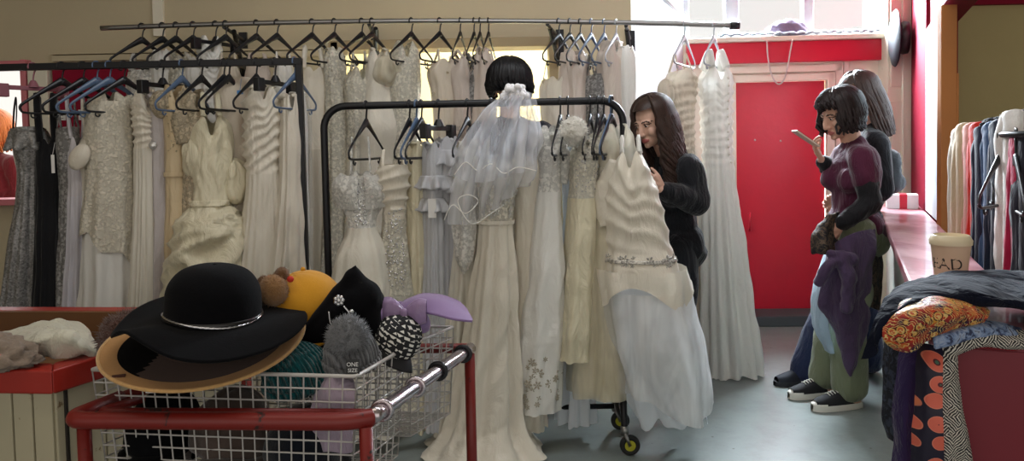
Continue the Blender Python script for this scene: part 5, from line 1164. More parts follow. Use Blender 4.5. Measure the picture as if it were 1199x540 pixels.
def bw_print():
    t = NT('black and white brush print'); co = t.co((1, 1, .8), (.3, .2, .5)); x = t.n('ShaderNodeTexVoronoi'); x.inputs['Scale'].default_value = 52; t.l(co, x.inputs[0]); sep = t.n('ShaderNodeSeparateColor'); t.l(x.outputs['Color'], sep.inputs[0])
    w1 = t.wave(62, 6, t.co((1, .3, 1), (0, .8, 0)), 'X'); w2 = t.wave(62, 6, t.co((1, .3, 1), (0, -.8, 0)), 'X'); g = t.ramp(sep.outputs[0], [(.49, (0, 0, 0)), (.51, (1, 1, 1))]); w = t.mix(g, w1, w2)
    col = t.mix(t.ramp(w, [(.58, (0, 0, 0)), (.66, (1, 1, 1))]), srgb(18, 18, 24), srgb(206, 202, 192)); return t.bsdf(col, .7, 0, t.bump(t.noise(15, 4, dist=1), .5, .02))
def floral():
    t = NT('orange circle flower print'); co = t.co((1, .05, 1)); x = t.n('ShaderNodeTexVoronoi'); x.inputs['Scale'].default_value = 23; x.inputs['Randomness'].default_value = .3; t.l(co, x.inputs[0])
    ring = t.ramp(x.outputs['Distance'], [(0, srgb(70, 110, 90)), (.10, srgb(70, 110, 90)), (.13, srgb(90, 24, 40)), (.17, srgb(218, 104, 84)), (.40, srgb(226, 128, 104)), (.43, srgb(26, 20, 44))], True)
    b = t.n('ShaderNodeSeparateColor'); t.l(x.outputs['Color'], b.inputs[0]); r2 = t.ramp(x.outputs['Distance'], [(0, srgb(40, 30, 60)), (.12, srgb(222, 182, 60)), (.36, srgb(222, 182, 60)), (.40, srgb(26, 20, 44))], True)
    col = t.mix(t.ramp(b.outputs[1], [(.7, (0, 0, 0)), (.72, (1, 1, 1))]), ring, r2); return t.bsdf(col, .6, 0, t.bump(t.noise(15, 4), .3, .02))
def scarf_mat():
    t = NT('blue grey scarf print'); f = t.noise(38, 3, .6, dist=1.2); return t.bsdf(t.ramp(f, [(.38, srgb(44, 52, 84)), (.46, srgb(120, 142, 180)), (.58, srgb(160, 172, 196)), (.66, srgb(70, 76, 96))]), .7, 0, t.bump(t.noise(22, 4, dist=1), .5, .02))
def rowsY(*rs): return [[tuple(at(a, b, Y)) for a, b, Y in r] for r in rs]
GC = 'clothes piled on the counter end'
def garment(name, label, cat, rows, mat, nu=50, nv=50, fold=.012, fs=9, th=.006, seed=0, ripple=None):
    o = patch(name, rows, mat, None, nu, nv, fold, fs, th, seed, ripple); co = np.array([v.co for v in o.data.vertices]); set_origin(o, (co[:, 0].mean(), co[:, 1].mean(), co[:, 2].min())); return tag(o, label, cat, GC)
garment('velvet_wrap', 'navy velvet wrap thrown over the top of the clothes pile', 'wrap', rowsY(
    [(1100, 322, 1.92), (1140, 318, 1.94), (1180, 318, 1.94), (1240, 322, 1.94), (1300, 326, 1.94)],
    [(1052, 340, 1.74), (1090, 330, 1.76), (1140, 326, 1.76), (1210, 338, 1.76), (1300, 346, 1.76)],
    [(1030, 362, 1.62), (1056, 350, 1.62), (1110, 342, 1.62), (1170, 350, 1.62), (1300, 372, 1.62)],
    [(1018, 392, 1.58), (1034, 386, 1.56), (1056, 362, 1.565), (1160, 350, 1.60), (1300, 392, 1.60)],
    [(1010, 420, 1.60), (1026, 414, 1.575), (1040, 378, 1.57), (1156, 356, 1.61), (1300, 398, 1.61)]), velvet(), 60, 60, .014, 8, .008, 41)
garment('print_blouse', 'red and gold flower printed blouse bunched under the navy velvet', 'blouse', rowsY(
    [(1036, 362, 1.62), (1066, 350, 1.63), (1100, 346, 1.64), (1130, 350, 1.64), (1158, 362, 1.65)],
    [(1034, 378, 1.555), (1062, 364, 1.535), (1098, 358, 1.535), (1128, 362, 1.54), (1158, 370, 1.57)],
    [(1034, 396, 1.55), (1060, 388, 1.515), (1094, 378, 1.515), (1122, 378, 1.53), (1154, 376, 1.57)],
    [(1046, 408, 1.57), (1068, 408, 1.55), (1088, 396, 1.555), (1116, 388, 1.57), (1150, 380, 1.60)]), paisley(), 60, 44, .016, 9, .006, 42)
garment('blue_scarf', 'pale blue and grey patterned scarf folded beneath the flower print', 'scarf', rowsY(
    [(1092, 390, 1.60), (1120, 382, 1.60), (1150, 376, 1.61), (1196, 384, 1.62)], [(1092, 398, 1.55), (1120, 390, 1.55), (1150, 384, 1.56), (1196, 394, 1.58)], [(1094, 408, 1.55), (1120, 402, 1.55), (1150, 394, 1.56), (1192, 402, 1.58)]),
    scarf_mat(), 40, 24, .006, 14, .006, 43)
_bw = bw_print()
q = patch('', rowsY([(1104, 398, 1.60), (1130, 390, 1.60), (1160, 384, 1.60), (1192, 388, 1.60), (1240, 392, 1.60)], [(1094, 408, 1.575), (1122, 398, 1.565), (1154, 390, 1.565), (1188, 396, 1.57), (1240, 400, 1.575)],
    [(1094, 424, 1.56), (1118, 412, 1.55), (1150, 402, 1.552), (1184, 403, 1.557), (1240, 408, 1.565)], [(1098, 430, 1.568), (1120, 416, 1.56), (1150, 406, 1.56), (1184, 407, 1.565), (1240, 411, 1.57)]), None, None, 50, 26, .007, 9, 0, 44, None, False)
q2 = patch('', rowsY([(1096, 408, 1.575), (1106, 402, 1.57), (1118, 400, 1.572)], [(1094, 436, 1.555), (1108, 430, 1.54), (1122, 426, 1.553)], [(1097, 484, 1.556), (1112, 482, 1.54), (1130, 480, 1.556)], [(1101, 560, 1.56), (1122, 560, 1.545), (1143, 560, 1.56)]), None, None, 30, 60, .008, 9, 0, 45, (.006, 2, .5), False)
q.add(q2.v, q2.f); o = q.build('print_dress', _bw, None, mods=[SOL(.005)]); set_origin(o, at(1115, 500, 1.56)); tag(o, 'black and white brush printed dress hanging over the red end of the counter', 'dress', GC)
garment('flower_dress', 'dark dress printed with orange ring flowers hanging beside the black and white print', 'dress', rowsY(
    [(1076, 402, 1.60), (1088, 404, 1.58), (1104, 408, 1.565)], [(1074, 430, 1.57), (1087, 432, 1.545), (1104, 434, 1.53)], [(1070, 480, 1.57), (1084, 480, 1.54), (1104, 482, 1.525)], [(1066, 560, 1.58), (1082, 560, 1.55), (1106, 560, 1.535)]), floral(), 30, 60, .008, 10, .006, 45)
garment('purple_top', 'plain dark purple top hanging between the flower print and the dark lace', 'top', rowsY(
    [(1072, 390, 1.73), (1082, 389, 1.72), (1096, 389, 1.71)], [(1058, 402, 1.66), (1068, 398, 1.64), (1082, 396, 1.62)], [(1052, 430, 1.63), (1064, 428, 1.61), (1080, 428, 1.60)], [(1048, 480, 1.63), (1060, 480, 1.60), (1076, 480, 1.60)], [(1046, 560, 1.64), (1058, 560, 1.61), (1074, 560, 1.61)]), matte('dark purple jersey', srgb(48, 34, 78), .03, .9), 30, 50, .010, 9, .006, 46)
garment('red_skirt', 'thin strip of crimson skirt showing under the orange flower print', 'skirt', rowsY([(1070, 470, 1.62), (1078, 470, 1.60)], [(1064, 520, 1.62), (1074, 520, 1.60)], [(1062, 560, 1.62), (1072, 560, 1.60)]), matte('crimson jersey', srgb(150, 18, 52), .03), 12, 30, .004, 9, .006, 47)
garment('dark_lace_top', 'dark blue grey lace top hanging against the pale low wall', 'top', rowsY(
    [(1036, 396, 1.72), (1046, 392, 1.69), (1060, 396, 1.66)], [(1034, 420, 1.70), (1046, 420, 1.67), (1058, 424, 1.65)], [(1034, 480, 1.70), (1044, 482, 1.67), (1054, 480, 1.65)], [(1040, 512, 1.70), (1046, 516, 1.67), (1052, 520, 1.66)]), lace('dark blue lace', srgb(60, 66, 84), .3), 30, 50, .010, 9, .006, 48)
# paper cup
cc = CN + CD * -.22; cc = Vector((at(1113, 320, 2.06).x, 2.06, .931)); CH = at(1113, 276, 2.06).z - .931
cup = empty('paper_cup', cc, 'pale paper coffee cup lettered in black, standing on the red counter', 'cup')
t = NT('cup paper'); M_cup = t.bsdf(t.mix(t.noise(5), srgb(206, 178, 150), srgb(214, 188, 160)), .6)
r_b, r_t = .036, .050
MB().lathe([(0, .002), (r_b, .002), (r_b, 0), (r_b + .001, .006), (r_t, CH - .02), (r_t - .002, CH - .02)], cc, 48).build('cup_body', M_cup, cup, sharp=40)
MB().lathe([(r_t + .003, CH - .024), (r_t + .004, CH - .012), (r_t + .001, CH - .008), (r_t - .002, CH + .0), (r_t - .006, CH + .003), (r_t - .009, CH - .006), (0, CH - .006)], cc, 48).build('lid', plain('cream plastic lid', srgb(224, 208, 176), .35, var=.03), cup, sharp=50)
def bend(co):
    z = CH * .50 + co.y; r = r_b + (r_t - r_b) * z / CH + .0012; a = -pi / 2 - 1.36 + co.x / r; return Vector(((r + co.z) * cos(a), (r + co.z) * sin(a), z))
text('BREAD', cc, .044, Matrix.Identity(3), plain('black print', srgb(40, 34, 32), .6), 'lettering', cup, bend=bend)
# jackets on a rail beyond the counter
JP = [(1121, 3.15), (1193, 2.45)]
jz = at(1160, 158, 2.8).z
jr = empty('jacket_rail', (at(1160, 130, 2.8).x + .1, 2.8, 0), 'black rail of jackets beyond the red counter', 'clothes rack')
ja, jb = Vector((at(1116, 140, 3.3).x + .02, 3.3, jz)), Vector((at(1205, 128, 2.2).x, 2.2, jz)); jb2 = jb + (jb - ja) * .25
MB().tube([ja, jb2], .010, 10).build('rail', M_black, jr)
for p in (ja, jb2): MB().tube([p, (p.x, p.y, .0)], .014, 10).build('post', M_black, jr)
GJ = 'jackets on the rail beyond the counter'
for k, (px, Y, ytop, wt, wb, col, lab, nm) in enumerate((
    (1125, 3.15, 165, 5, 11, srgb(206, 196, 180), 'pale grey beige jacket first on the rail next to the orange board', 'jacket'),
    (1130, 3.05, 160, 5, 11, srgb(196, 172, 140), 'tan beige jacket on the rail beside the pale one', 'jacket'),
    (1139, 2.97, 160, 4, 8, srgb(214, 150, 140), 'salmon pink jacket between the tan and the bright red', 'jacket'),
    (1147, 2.88, 160, 5, 9, srgb(206, 44, 30), 'bright red jacket on the rail above the paper cup', 'jacket'),
    (1153, 2.80, 164, 5, 10, srgb(28, 32, 56), 'navy jacket pressed between the bright red and the denim', 'jacket'),
    (1163, 2.72, 160, 5, 9, srgb(58, 84, 122), 'denim blue jacket on the rail behind the paper cup', 'jacket'),
    (1172, 2.63, 158, 5, 10, srgb(30, 38, 58), 'dark blue jacket on the rail next to the white one', 'jacket'),
    (1186, 2.54, 148, 11, 17, srgb(226, 222, 218), 'white jacket on a black hanger near the end of the jacket rail', 'jacket'),
    (1197, 2.40, 176, 6, 13, srgb(176, 26, 72), 'crimson pink blouse hanging in front of the white jacket', 'blouse'),
    (1206, 2.34, 176, 6, 16, srgb(26, 28, 44), 'black jacket cut off at the edge of the view past the crimson blouse', 'jacket'))):
    d = Dress(nm, lab, nm, GJ, px, Y, [(ytop - 9, wt), (ytop + 12, wt + 5), (ytop + 60, wb + 1), (330, wb + 2), (400, wb + 2)], yaw=62, depth=.05, mat=matte('jacket cloth %d' % k, col, .02, .4), waist=.4, seed=80 + k, amp=.008, edge='shoulder', nu=72, nv=50, pxh=px + 1).body(('jacket_top', 'jacket_body'), .0)
    d.sleeve(-1, .5, None, .05, .045, .03, .02); d.sleeve(1, .5, None, .05, .045, .03, .02)
    x = at(px, ytop - 20, Y).x; tt = (Y - ja.y) / (jb.y - ja.y); p = ja.lerp(jb, tt) + Vector((0, 0, .010))
    if k in (1, 5, 7, 9): hanger('std', M_hang, p - Vector((0, 0, .005)), R(62 if k != 7 else 40), 'black plastic hanger holding the ' + lab.split(' on ')[0].split(' pressed')[0].split(' between')[0].split(' first')[0].split(' hanging')[0].split(' cut')[0], 'hangers on the jacket rail')

for (px_, py_, Y_, lab) in ((1169, 146, 2.74, 'dark grey folded garment lying on top of the denim and dark blue jackets'), (1196, 139, 2.62, 'black folded garment lying on top of the white jacket')):
    tag(cloth_lump('folded_garment', at(px_, py_, Y_), (.055, .06, .028), matte('dark folded cloth %d' % px_, srgb(30, 31, 38), .0, .9), px_, None, .3, 12), lab, 'garment', GJ)
# ================================================================== PEOPLE
def V(*a): return Vector(a)
def Mdir(fwd, pitch=0, roll=0):
    """head turn: the face looks along fwd (x, y), tipped down by pitch"""
    th = math.atan2(fwd[0], -fwd[1]); return Matrix.Rotation(th, 3, 'Z') @ Matrix.Rotation(R(pitch), 3, 'X') @ Matrix.Rotation(R(roll), 3, 'Y')
def add_head(q, c, M, s=1.0):
    P = lambda x, y, z: c + M @ V(x, y, z) * s
    q.ball(P(0, .012, .032), (.075 * s, .094 * s, .087 * s), 26, 18, M)
    q.ball(P(0, -.028, -.022), (.060 * s, .060 * s, .086 * s), 24, 16, M)
    q.ball(P(0, -.046, -.068), (.045 * s, .042 * s, .042 * s), 18, 12, M)
    q.ball(P(0, -.074, -.096), (.019 * s, .016 * s, .015 * s), 12, 8, M)
    for x in (-1, 1):
        q.ball(P(.036 * x, -.064, -.030), (.024 * s, .022 * s, .026 * s), 12, 8, M)
        q.ball(P(.077 * x, .012, -.012), (.010 * s, .020 * s, .032 * s), 12, 8, M)
        q.ball(P(.031 * x, -.074, .004), .0135 * s, 12, 8)
        q.cap(P(.014 * x, -.082, .024), .009 * s, P(.050 * x, -.070, .022), .008 * s, 10)
        q.ball(P(.010 * x, -.098, -.038), (.009 * s, .010 * s, .008 * s), 10, 6, M)
    q.cap(P(0, -.084, .016), .010 * s, P(0, -.106, -.034), .0115 * s, 12)
    q.cap(P(-.016, -.086, -.064), .007 * s, P(.016, -.086, -.064), .007 * s, 10); q.ball(P(0, -.090, -.062), (.016 * s, .009 * s, .0065 * s), 12, 8, M); q.ball(P(0, -.088, -.073), (.018 * s, .010 * s, .008 * s), 12, 8, M)
def add_hand(q, w, fwd, palm, curl=(20, 25, 20), s=1.0, side=1, spread=5, thumb=(35, 20)):
    """five separate fingers. w wrist, fwd towards the fingers, palm normal (the way the palm faces); side +1: the thumb leaves on fwd x palm"""
    f = Vector(fwd).normalized(); p = Vector(palm); p = (p - f * p.dot(f)).normalized(); x = f.cross(p).normalized() * side
    K = []
    for i, (off, L) in enumerate(((.030, .070), (.010, .078), (-.010, .073), (-.028, .058))):
        k0 = w + x * off * .55 * s; k1 = w + (f * (.083 - .006 * abs(i - 1)) + x * off) * s
        q.cap(k0, .0135 * s, k1, .0115 * s, 10); K.append((k1, off, L))
    q.ball(w + (f * .045) * s, (.030 * s,) * 3, 12, 8) if False else None
    q.cap(w + (f * .03 + x * .012) * s, .017 * s, w + (f * .06 - x * .006) * s, .016 * s, 10)
    for i, (k, off, L) in enumerate(K):
        d = (f + x * math.tan(R(spread)) * (off / .02)).normalized(); ang = 0; pos = k; r0 = (.0092, .0095, .0090, .0080)[i] * s
        for j, fr in enumerate((.46, .31, .23)):
            ang += curl[j] if not hasattr(curl[j], '__len__') else curl[j][i]
            dd = (d * cos(R(ang)) + p * sin(R(ang))).normalized(); nx = pos + dd * L * fr * s; q.cap(pos, r0 * (1 - .1 * j), nx, r0 * (.92 - .1 * j), 10); pos = nx
    t0 = w + (f * .022 + x * .022) * s; d = (f * cos(R(thumb[0])) + x * sin(R(thumb[0])) + p * .25).normalized(); t1 = t0 + d * .042 * s
    d2 = (d + p * math.tan(R(thumb[1])) * .8 - x * .25).normalized(); t2 = t1 + d2 * .030 * s; d3 = (d2 + p * .3 - x * .15).normalized(); t3 = t2 + d3 * .024 * s
    q.cap(w + f * .01 * s + x * .012 * s, .016 * s, t0, .015 * s, 10); q.cap(t0, .0145 * s, t1, .0115 * s, 10); q.cap(t1, .0110 * s, t2, .0098 * s, 10); q.cap(t2, .0098 * s, t3, .0080 * s, 10)
def skin(name, c, lip):
    t = NT(name); f = t.noise(18, 4); return t.bsdf(t.mix(f, mul(c, .93), mul(c, 1.06)), .5, 0, t.bump(t.noise(220, 3), .05, .002), spec=.35)
M_lip = plain('lips', srgb(170, 92, 88), .4, var=.05); M_brow = plain('brows and lashes', srgb(62, 46, 40), .8); M_eye = plain('dark eyes', srgb(36, 26, 22), .2); M_eyew = plain('eye white', srgb(176, 166, 160), .3, var=.03)
def face_mats(o, c, M, s):
    """colours of eyes, brows and lips on the one body mesh"""
    me = o.data; Mi = M.inverted(); org = ORG[o.name]; n = len(me.polygons)
    cen = np.empty(n * 3); me.polygons.foreach_get('center', cen); cen = cen.reshape(-1, 3) + np.array(org) - np.array(c)
    L = cen @ np.array(Mi).T / s; idx = np.zeros(n, int)
    x, y, z = L[:, 0], L[:, 1], L[:, 2]; ax = np.abs(x)
    front = (y < -.045) & (np.abs(z) < .12) & (ax < .08)
    idx[front & (((ax - .031) / .0110)**2 + ((z - .003) / .0045)**2 < 1)] = 3
    idx[front & (((ax - .031) / .0058)**2 + ((z - .003) / .0050)**2 < 1)] = 4
    idx[front & (np.abs(z - .0105 - .002 * (ax < .04)) < .0028) & (ax > .016) & (ax < .048)] = 2
    idx[front & (np.abs(z - .027 + 1.6 * (ax - .03)**2 * 8) < .0034) & (ax > .012) & (ax < .054)] = 2
    idx[front & ((x / .025)**2 + ((z + .068) / .0115)**2 < 1) & (y < -.07)] = 1
    me.polygons.foreach_set('material_index', idx.astype(np.int32)); me.update()
def hair(par, c, M, s, mat, length, gap=62, n=230, wav=.01, seed=0, vol=1.0, part=.0, fringe=0, curl=6.0, name='hair', back_only=False, drift=V(0, 0, 0), r=.011):
    """locks laid over the skull from the parting, then hanging; length(angle from the face in degrees, side) in metres below the ear line"""
    rs_ = np.random.RandomState(seed); q = MB(); Mi = M.inverted()
    A = V(.083, .104, .096) * s * vol
    # under layer hugging the skull
    P = []
    for i in range(15):
        th = pi * .62 * i / 14 + .001; row = []
        for j in range(48):
            ph = 2 * pi * j / 48; d = V(sin(th) * cos(ph), sin(th) * sin(ph), cos(th)); fa = abs(math.degrees(math.atan2(d.x, -d.y))); lim = 1 if fa > gap else .0
            dz = d.z if (lim or d.z > .48) else .48
            if not lim and d.z < .48: rr = math.sqrt(max(0, 1 - dz * dz)); hn = math.hypot(d.x, d.y) + 1e-6; d = V(d.x / hn * rr, d.y / hn * rr, dz)
            row.append(tuple(c + M @ V(d.x * A.x * .985, d.y * A.y * .985 + .012 * s, d.z * A.z * .985 + .034 * s)))
        P.append(row)
    q.grid(P, close_u=True)
    for k in range(n):
        fa = rs_.uniform(gap, 180) if not (fringe and rs_.rand() < .16) else rs_.uniform(8, gap); sd_ = 1 if rs_.rand() < .5 else -1
        is_f = fa < gap; ang = R(fa) * sd_; L = fringe * rs_.uniform(.8, 1.1) if is_f else length(fa, sd_) * rs_.uniform(.86, 1.05)
        dirv = V(sin(ang), -cos(ang), 0); pts = []; k0 = rs_.uniform(.05, .5); lay = 1 + .06 * rs_.rand()
        end_th = R(92) if not is_f else R(40 + 24 * rs_.rand())
        for i in range(7):
            th = k0 + (end_th - k0) * i / 6; tw = (part * (1 - i / 6)); p = V(sin(th) * dirv.x * A.x + tw * .03 * s, sin(th) * dirv.y * A.y + .012 * s, cos(th) * A.z + .034 * s) * 1.0
            pts.append(c + M @ (p * lay))
        w0 = pts[-1].copy(); ph = rs_.rand() * 6.28; out = M @ dirv; out.z = 0
        m_ = max(3, int(L / .03)) if L > .01 else 0
        for i in range(1, m_ + 1):
            u = i / m_; y_ = L * u; sw = wav * (.3 + u); off = out * (.012 * sin(min(1, u * 1.2) * 2.4) - .018 * u) + V(cos(ph + curl * y_ * 6), sin(ph + curl * y_ * 6), 0) * sw + drift * u
            pts.append(w0 + V(0, 0, -y_) + off)
        m2 = len(pts); rr = [r * s * (.35 + .9 * min(1, i / 4)) * (1 - .75 * max(0, (i - m2 * .55) / (m2 * .45))**1.4) for i in range(m2)]
        q.tube(pts, rr, 6, flat=.6)
    return q.build(name, mat, par)
def hair_mat(name, c, c2):
    t = NT(name); f = t.noise(60, 4, .6, co=t.co((1, 1, .15))); return t.bsdf(t.mix(f, c, c2), .45, 0, t.bump(f, .5, .004), spec=.3)
HM_dark = hair_mat('dark brown hair', srgb(22, 17, 18), srgb(48, 36, 36)); HM_brown = hair_mat('brown hair', srgb(34, 24, 22), srgb(74, 54, 46)); HM_black = hair_mat('black hair', srgb(10, 10, 12), srgb(26, 24, 28)); HM_ginger = hair_mat('ginger hair', srgb(150, 72, 32), srgb(214, 128, 72))
def cloth_fn(amp, sc_, seed, zs=1.0):
    def fn(co, me):
        n = len(co); nm = np.empty(n * 3); me.vertices.foreach_get('normal', nm); nm = nm.reshape(-1, 3)
        for i in range(n):
            p = co[i]; k = amp * (1 - 2.2 * abs(noise.noise(Vector((p[0] * sc_ + seed, p[1] * sc_, p[2] * sc_ * zs))))) + amp * .4 * noise.noise(Vector((p[0] * sc_ * 2.7, p[1] * sc_ * 2.7 + seed, p[2] * sc_ * 2.2)))
            co[i] = p + nm[i] * k
        return co
    return fn
def limb(q, pts, rr, n=14):
    for i in range(len(pts) - 1): q.cap(pts[i], rr[i], pts[i + 1], rr[i + 1], n)
def basis(fwd):
    f = V(fwd[0], fwd[1], 0).normalized(); return Matrix((V(-f.y, f.x, 0) * -1, -f, V(0, 0, 1))).transposed()   # columns: right hand side of a front view, back, up
def shoe(par, heel, toe, sole_h=.03, mat=None, sole_mat=None, w=.042, h=.075, name='sneaker', cap=None):
    """shoe built along heel -> toe on the floor: sole, upper, toe cap"""
    heel = Vector(heel); toe = Vector(toe); d = (toe - heel); L = d.length; d.normalize(); n = V(-d.y, d.x, 0)
    def sec(u, z, k=1): wd = w * (.72 + .34 * sin(pi * min(1, .12 + u * .75))) * (1 if u < .8 else math.sqrt(max(.02, 1 - ((u - .8) / .21)**2))) * k * (1 if u > .06 else .8); return wd
    us = np.linspace(0, 1, 22); q = MB(); P = []
    for u in us:
        wd = sec(u, 0); c = heel + d * L * u; P.append([tuple(c + n * a + V(0, 0, z)) for a, z in ((-wd, .002), (wd, .002), (wd * 1.03, sole_h * .6), (wd, sole_h), (-wd, sole_h), (-wd * 1.03, sole_h * .6))])
    q.grid(P, close_u=True); so = q.build('sole', sole_mat, par, sharp=50)
    q = MB(); P = []
    for u in us[1:-1]:
        wd = sec(u, 0) * .97; c = heel + d * L * u; top = sole_h + (h * (1 - u * 1.0) ** .9 + .022 if u > .38 else h * .60 + .022 + .012 * cos(u * 8)); top = min(top, sole_h + h)
        P.append([tuple(c + n * wd * cos(a) + V(0, 0, sole_h - .003 + (top - sole_h) * max(0, sin(a)) ** .8)) for a in np.linspace(0, pi, 12)])
    q.grid(P); up = q.build('upper', mat, par)
    if cap:
        q = MB(); P = []
        for u in us[16:-0 or None]:
            wd = sec(min(u, .995), 0) * 1.0; c = heel + d * (L * u + .002); top = sole_h + .024 * math.sqrt(max(.05, 1 - ((u - .72) / .29)**2)) + .004
            P.append([tuple(c + n * wd * cos(a) + V(0, 0, sole_h - .003 + (top - sole_h) * max(0, sin(a)) ** .8)) for a in np.linspace(0, pi, 12)])
        q.grid(P); q.build('toe_cap', cap, par)
        q = MB()
        for i in range(5):
            u = .45 + .055 * i; c = heel + d * L * u; z = sole_h + h * (1 - u)**.9 + .024; q.tube([c - n * .02 + V(0, 0, z - .006), c + V(0, 0, z), c + n * .02 + V(0, 0, z - .006)], .0028, 5)
        q.build('shoelace', sole_mat, par)
    return so

# ---- woman in the plum top looking at her phone
Y1 = 3.78
f1 = V(-.97, -.24, 0)
p1 = empty('person', V(at(988, 470, Y1).x, Y1, 0), 'person in a plum top and green cargo trousers looking down at a phone', 'person', 'people standing by the counter')
sk1 = skin('fair skin', srgb(206, 160, 138), None)
J = lambda px, py, Y: at(px, py, Y)
hc1 = J(984, 134, Y1); M1 = Mdir(f1, 20)
nb1 = J(1000, 172, Y1 + .01); shn, shf = J(1009, 186, Y1 - .15), J(999, 186, Y1 + .15); eln, elf = J(1020, 238, Y1 - .19), J(984, 214, Y1 + .17)
wrn, wrf = J(984, 262, Y1 - .17), J(963, 188, Y1 + .06)
pel = J(1000, 262, Y1); hn, hf = J(1003, 272, Y1 - .09), J(996, 272, Y1 + .09); kn, kf = J(990, 362, Y1 - .09), J(982, 360, Y1 + .10)
an, af = J(995, 462, Y1 - .08), J(966, 455, Y1 + .10); an.z = af.z = .085
B1 = basis(f1)
def add_torso(q, nb, sh, pel, B, s=1.0, bust=True):
    ch = nb.lerp(pel, .36); wa = nb.lerp(pel, .68)
    q.ball(ch, (.145 * s, .095 * s, .16 * s), 22, 16, B); q.ball(wa, (.118 * s, .085 * s, .14 * s), 22, 14, B); q.ball(pel + V(0, 0, -.02), (.155 * s, .108 * s, .125 * s), 22, 14, B)
    q.ball(pel + B @ V(0, .045, -.06), (.14 * s, .085 * s, .09 * s), 20, 12, B)
    limb(q, [sh[0], nb + V(0, 0, -.03), sh[1]], [.05 * s, .06 * s, .05 * s])
    q.ball(nb.lerp(pel, .2), (.15 * s, .08 * s, .10 * s), 20, 12, B)
    if bust:
        for x in (-1, 1): q.ball(nb.lerp(pel, .42) + B @ V(.062 * x, -.07, 0) * s, (.058 * s, .052 * s, .06 * s), 14, 10, B)
q = MB(); add_head(q, hc1, M1); q.cap(hc1 + M1 @ V(0, .02, -.05), .05, nb1 + V(0, 0, -.02), .052); add_torso(q, nb1, (shn, shf), pel, B1)
limb(q, [shn, eln, wrn], [.046, .036, .025]); limb(q, [shf, elf, wrf], [.046, .036, .025])
ph1 = J(941, 166, Y1 + .05)
add_hand(q, wrf, ph1 - wrf + V(.02, 0, .02), V(-.25, -.2, .95), (28, 38, 28), .94, 1, 4, (42, 25)); add_hand(q, wrn, V(-.72, .05, -.68), V(.1, .95, .1), (25, 35, 25), .94, 1, 4, (30, 20))
for h_, k_, a_ in ((hn, kn, an), (hf, kf, af)):
    limb(q, [h_, h_.lerp(k_, .5), k_, k_.lerp(a_, .35), a_], [.095, .08, .058, .056, .036]); q.cap(a_ + V(.02, 0, -.04), .036, a_ + V(-.16, -.03, -.06), .026)
b1_ = remesh_obj(q, 'body', [sk1, M_lip, M_brow, M_eyew, M_eye], p1, .0042, 3, .5); face_mats(b1_, hc1, M1, 1)
M_plum = matte('plum jersey', srgb(78, 26, 52), .02, .7); M_blk = matte('black knit', srgb(20, 19, 24), .02, .7); M_green = matte('green cargo cotton', srgb(124, 130, 104), .02, .9)
q = MB(); add_torso(q, nb1, (shn, shf), pel, B1, 1.07); limb(q, [shn, shn.lerp(eln, .42)], [.062, .066]); limb(q, [shf, shf.lerp(elf, .42)], [.062, .066]); q.cap(nb1 + V(0, 0, .0), .066, nb1 + V(0, 0, -.06), .08)
remesh_obj(q, 'shirt', M_plum, p1, .008, 10, .6, cloth_fn(.006, 9, 1))
q = MB(); limb(q, [shn.lerp(eln, .2), eln, eln.lerp(wrn, .92)], [.056, .05, .040]); o = remesh_obj(q, 'sleeve', M_blk, p1, .007, 3, .5, cloth_fn(.005, 16, 2))
q = MB(); limb(q, [shf.lerp(elf, .2), elf, elf.lerp(wrf, .9)], [.056, .05, .040]); o = remesh_obj(q, 'sleeve', M_blk, p1, .007, 3, .5, cloth_fn(.005, 16, 3))
q = MB(); q.ball(pel + V(0, 0, -.05), (.168, .12, .11), 22, 14, B1); q.ball(pel + B1 @ V(0, .05, -.08), (.15, .095, .10), 20, 12, B1)
limb(q, [hn, kn, an + V(0, 0, .03)], [.100, .086, .082]); limb(q, [hf, kf, af + V(0, 0, .04)], [.100, .086, .082])
q.ball(hn.lerp(kn, .75) + B1 @ V(-.0, .0, 0) + V(.02, -.085, 0), (.06, .03, .09), 14, 10)
remesh_obj(q, 'trousers', M_green, p1, .010, 4, .5, cloth_fn(.011, 7, 4, .55))
hair(p1, hc1, M1, 1.0, HM_dark, lambda fa, sd_: .115 if fa < 100 else .135, 50, 330, .018, 3, 1.07, 0, .035, 8)
M_conv = plain('black canvas', srgb(24, 24, 28), .8); M_rub = plain('white rubber', srgb(226, 222, 212), .5, var=.05)
for a_, dx in ((an, .0), (af, .0)):
    hl = V(a_.x + .055, a_.y + .015, 0); sh_ = empty('sneaker', hl); sh_.parent = p1; sh_.location = hl - p1.location
    ORG[sh_.name] = hl; shoe(sh_, hl, hl + V(-.262, -.055, 0), .032, M_conv, M_rub, cap=M_rub)
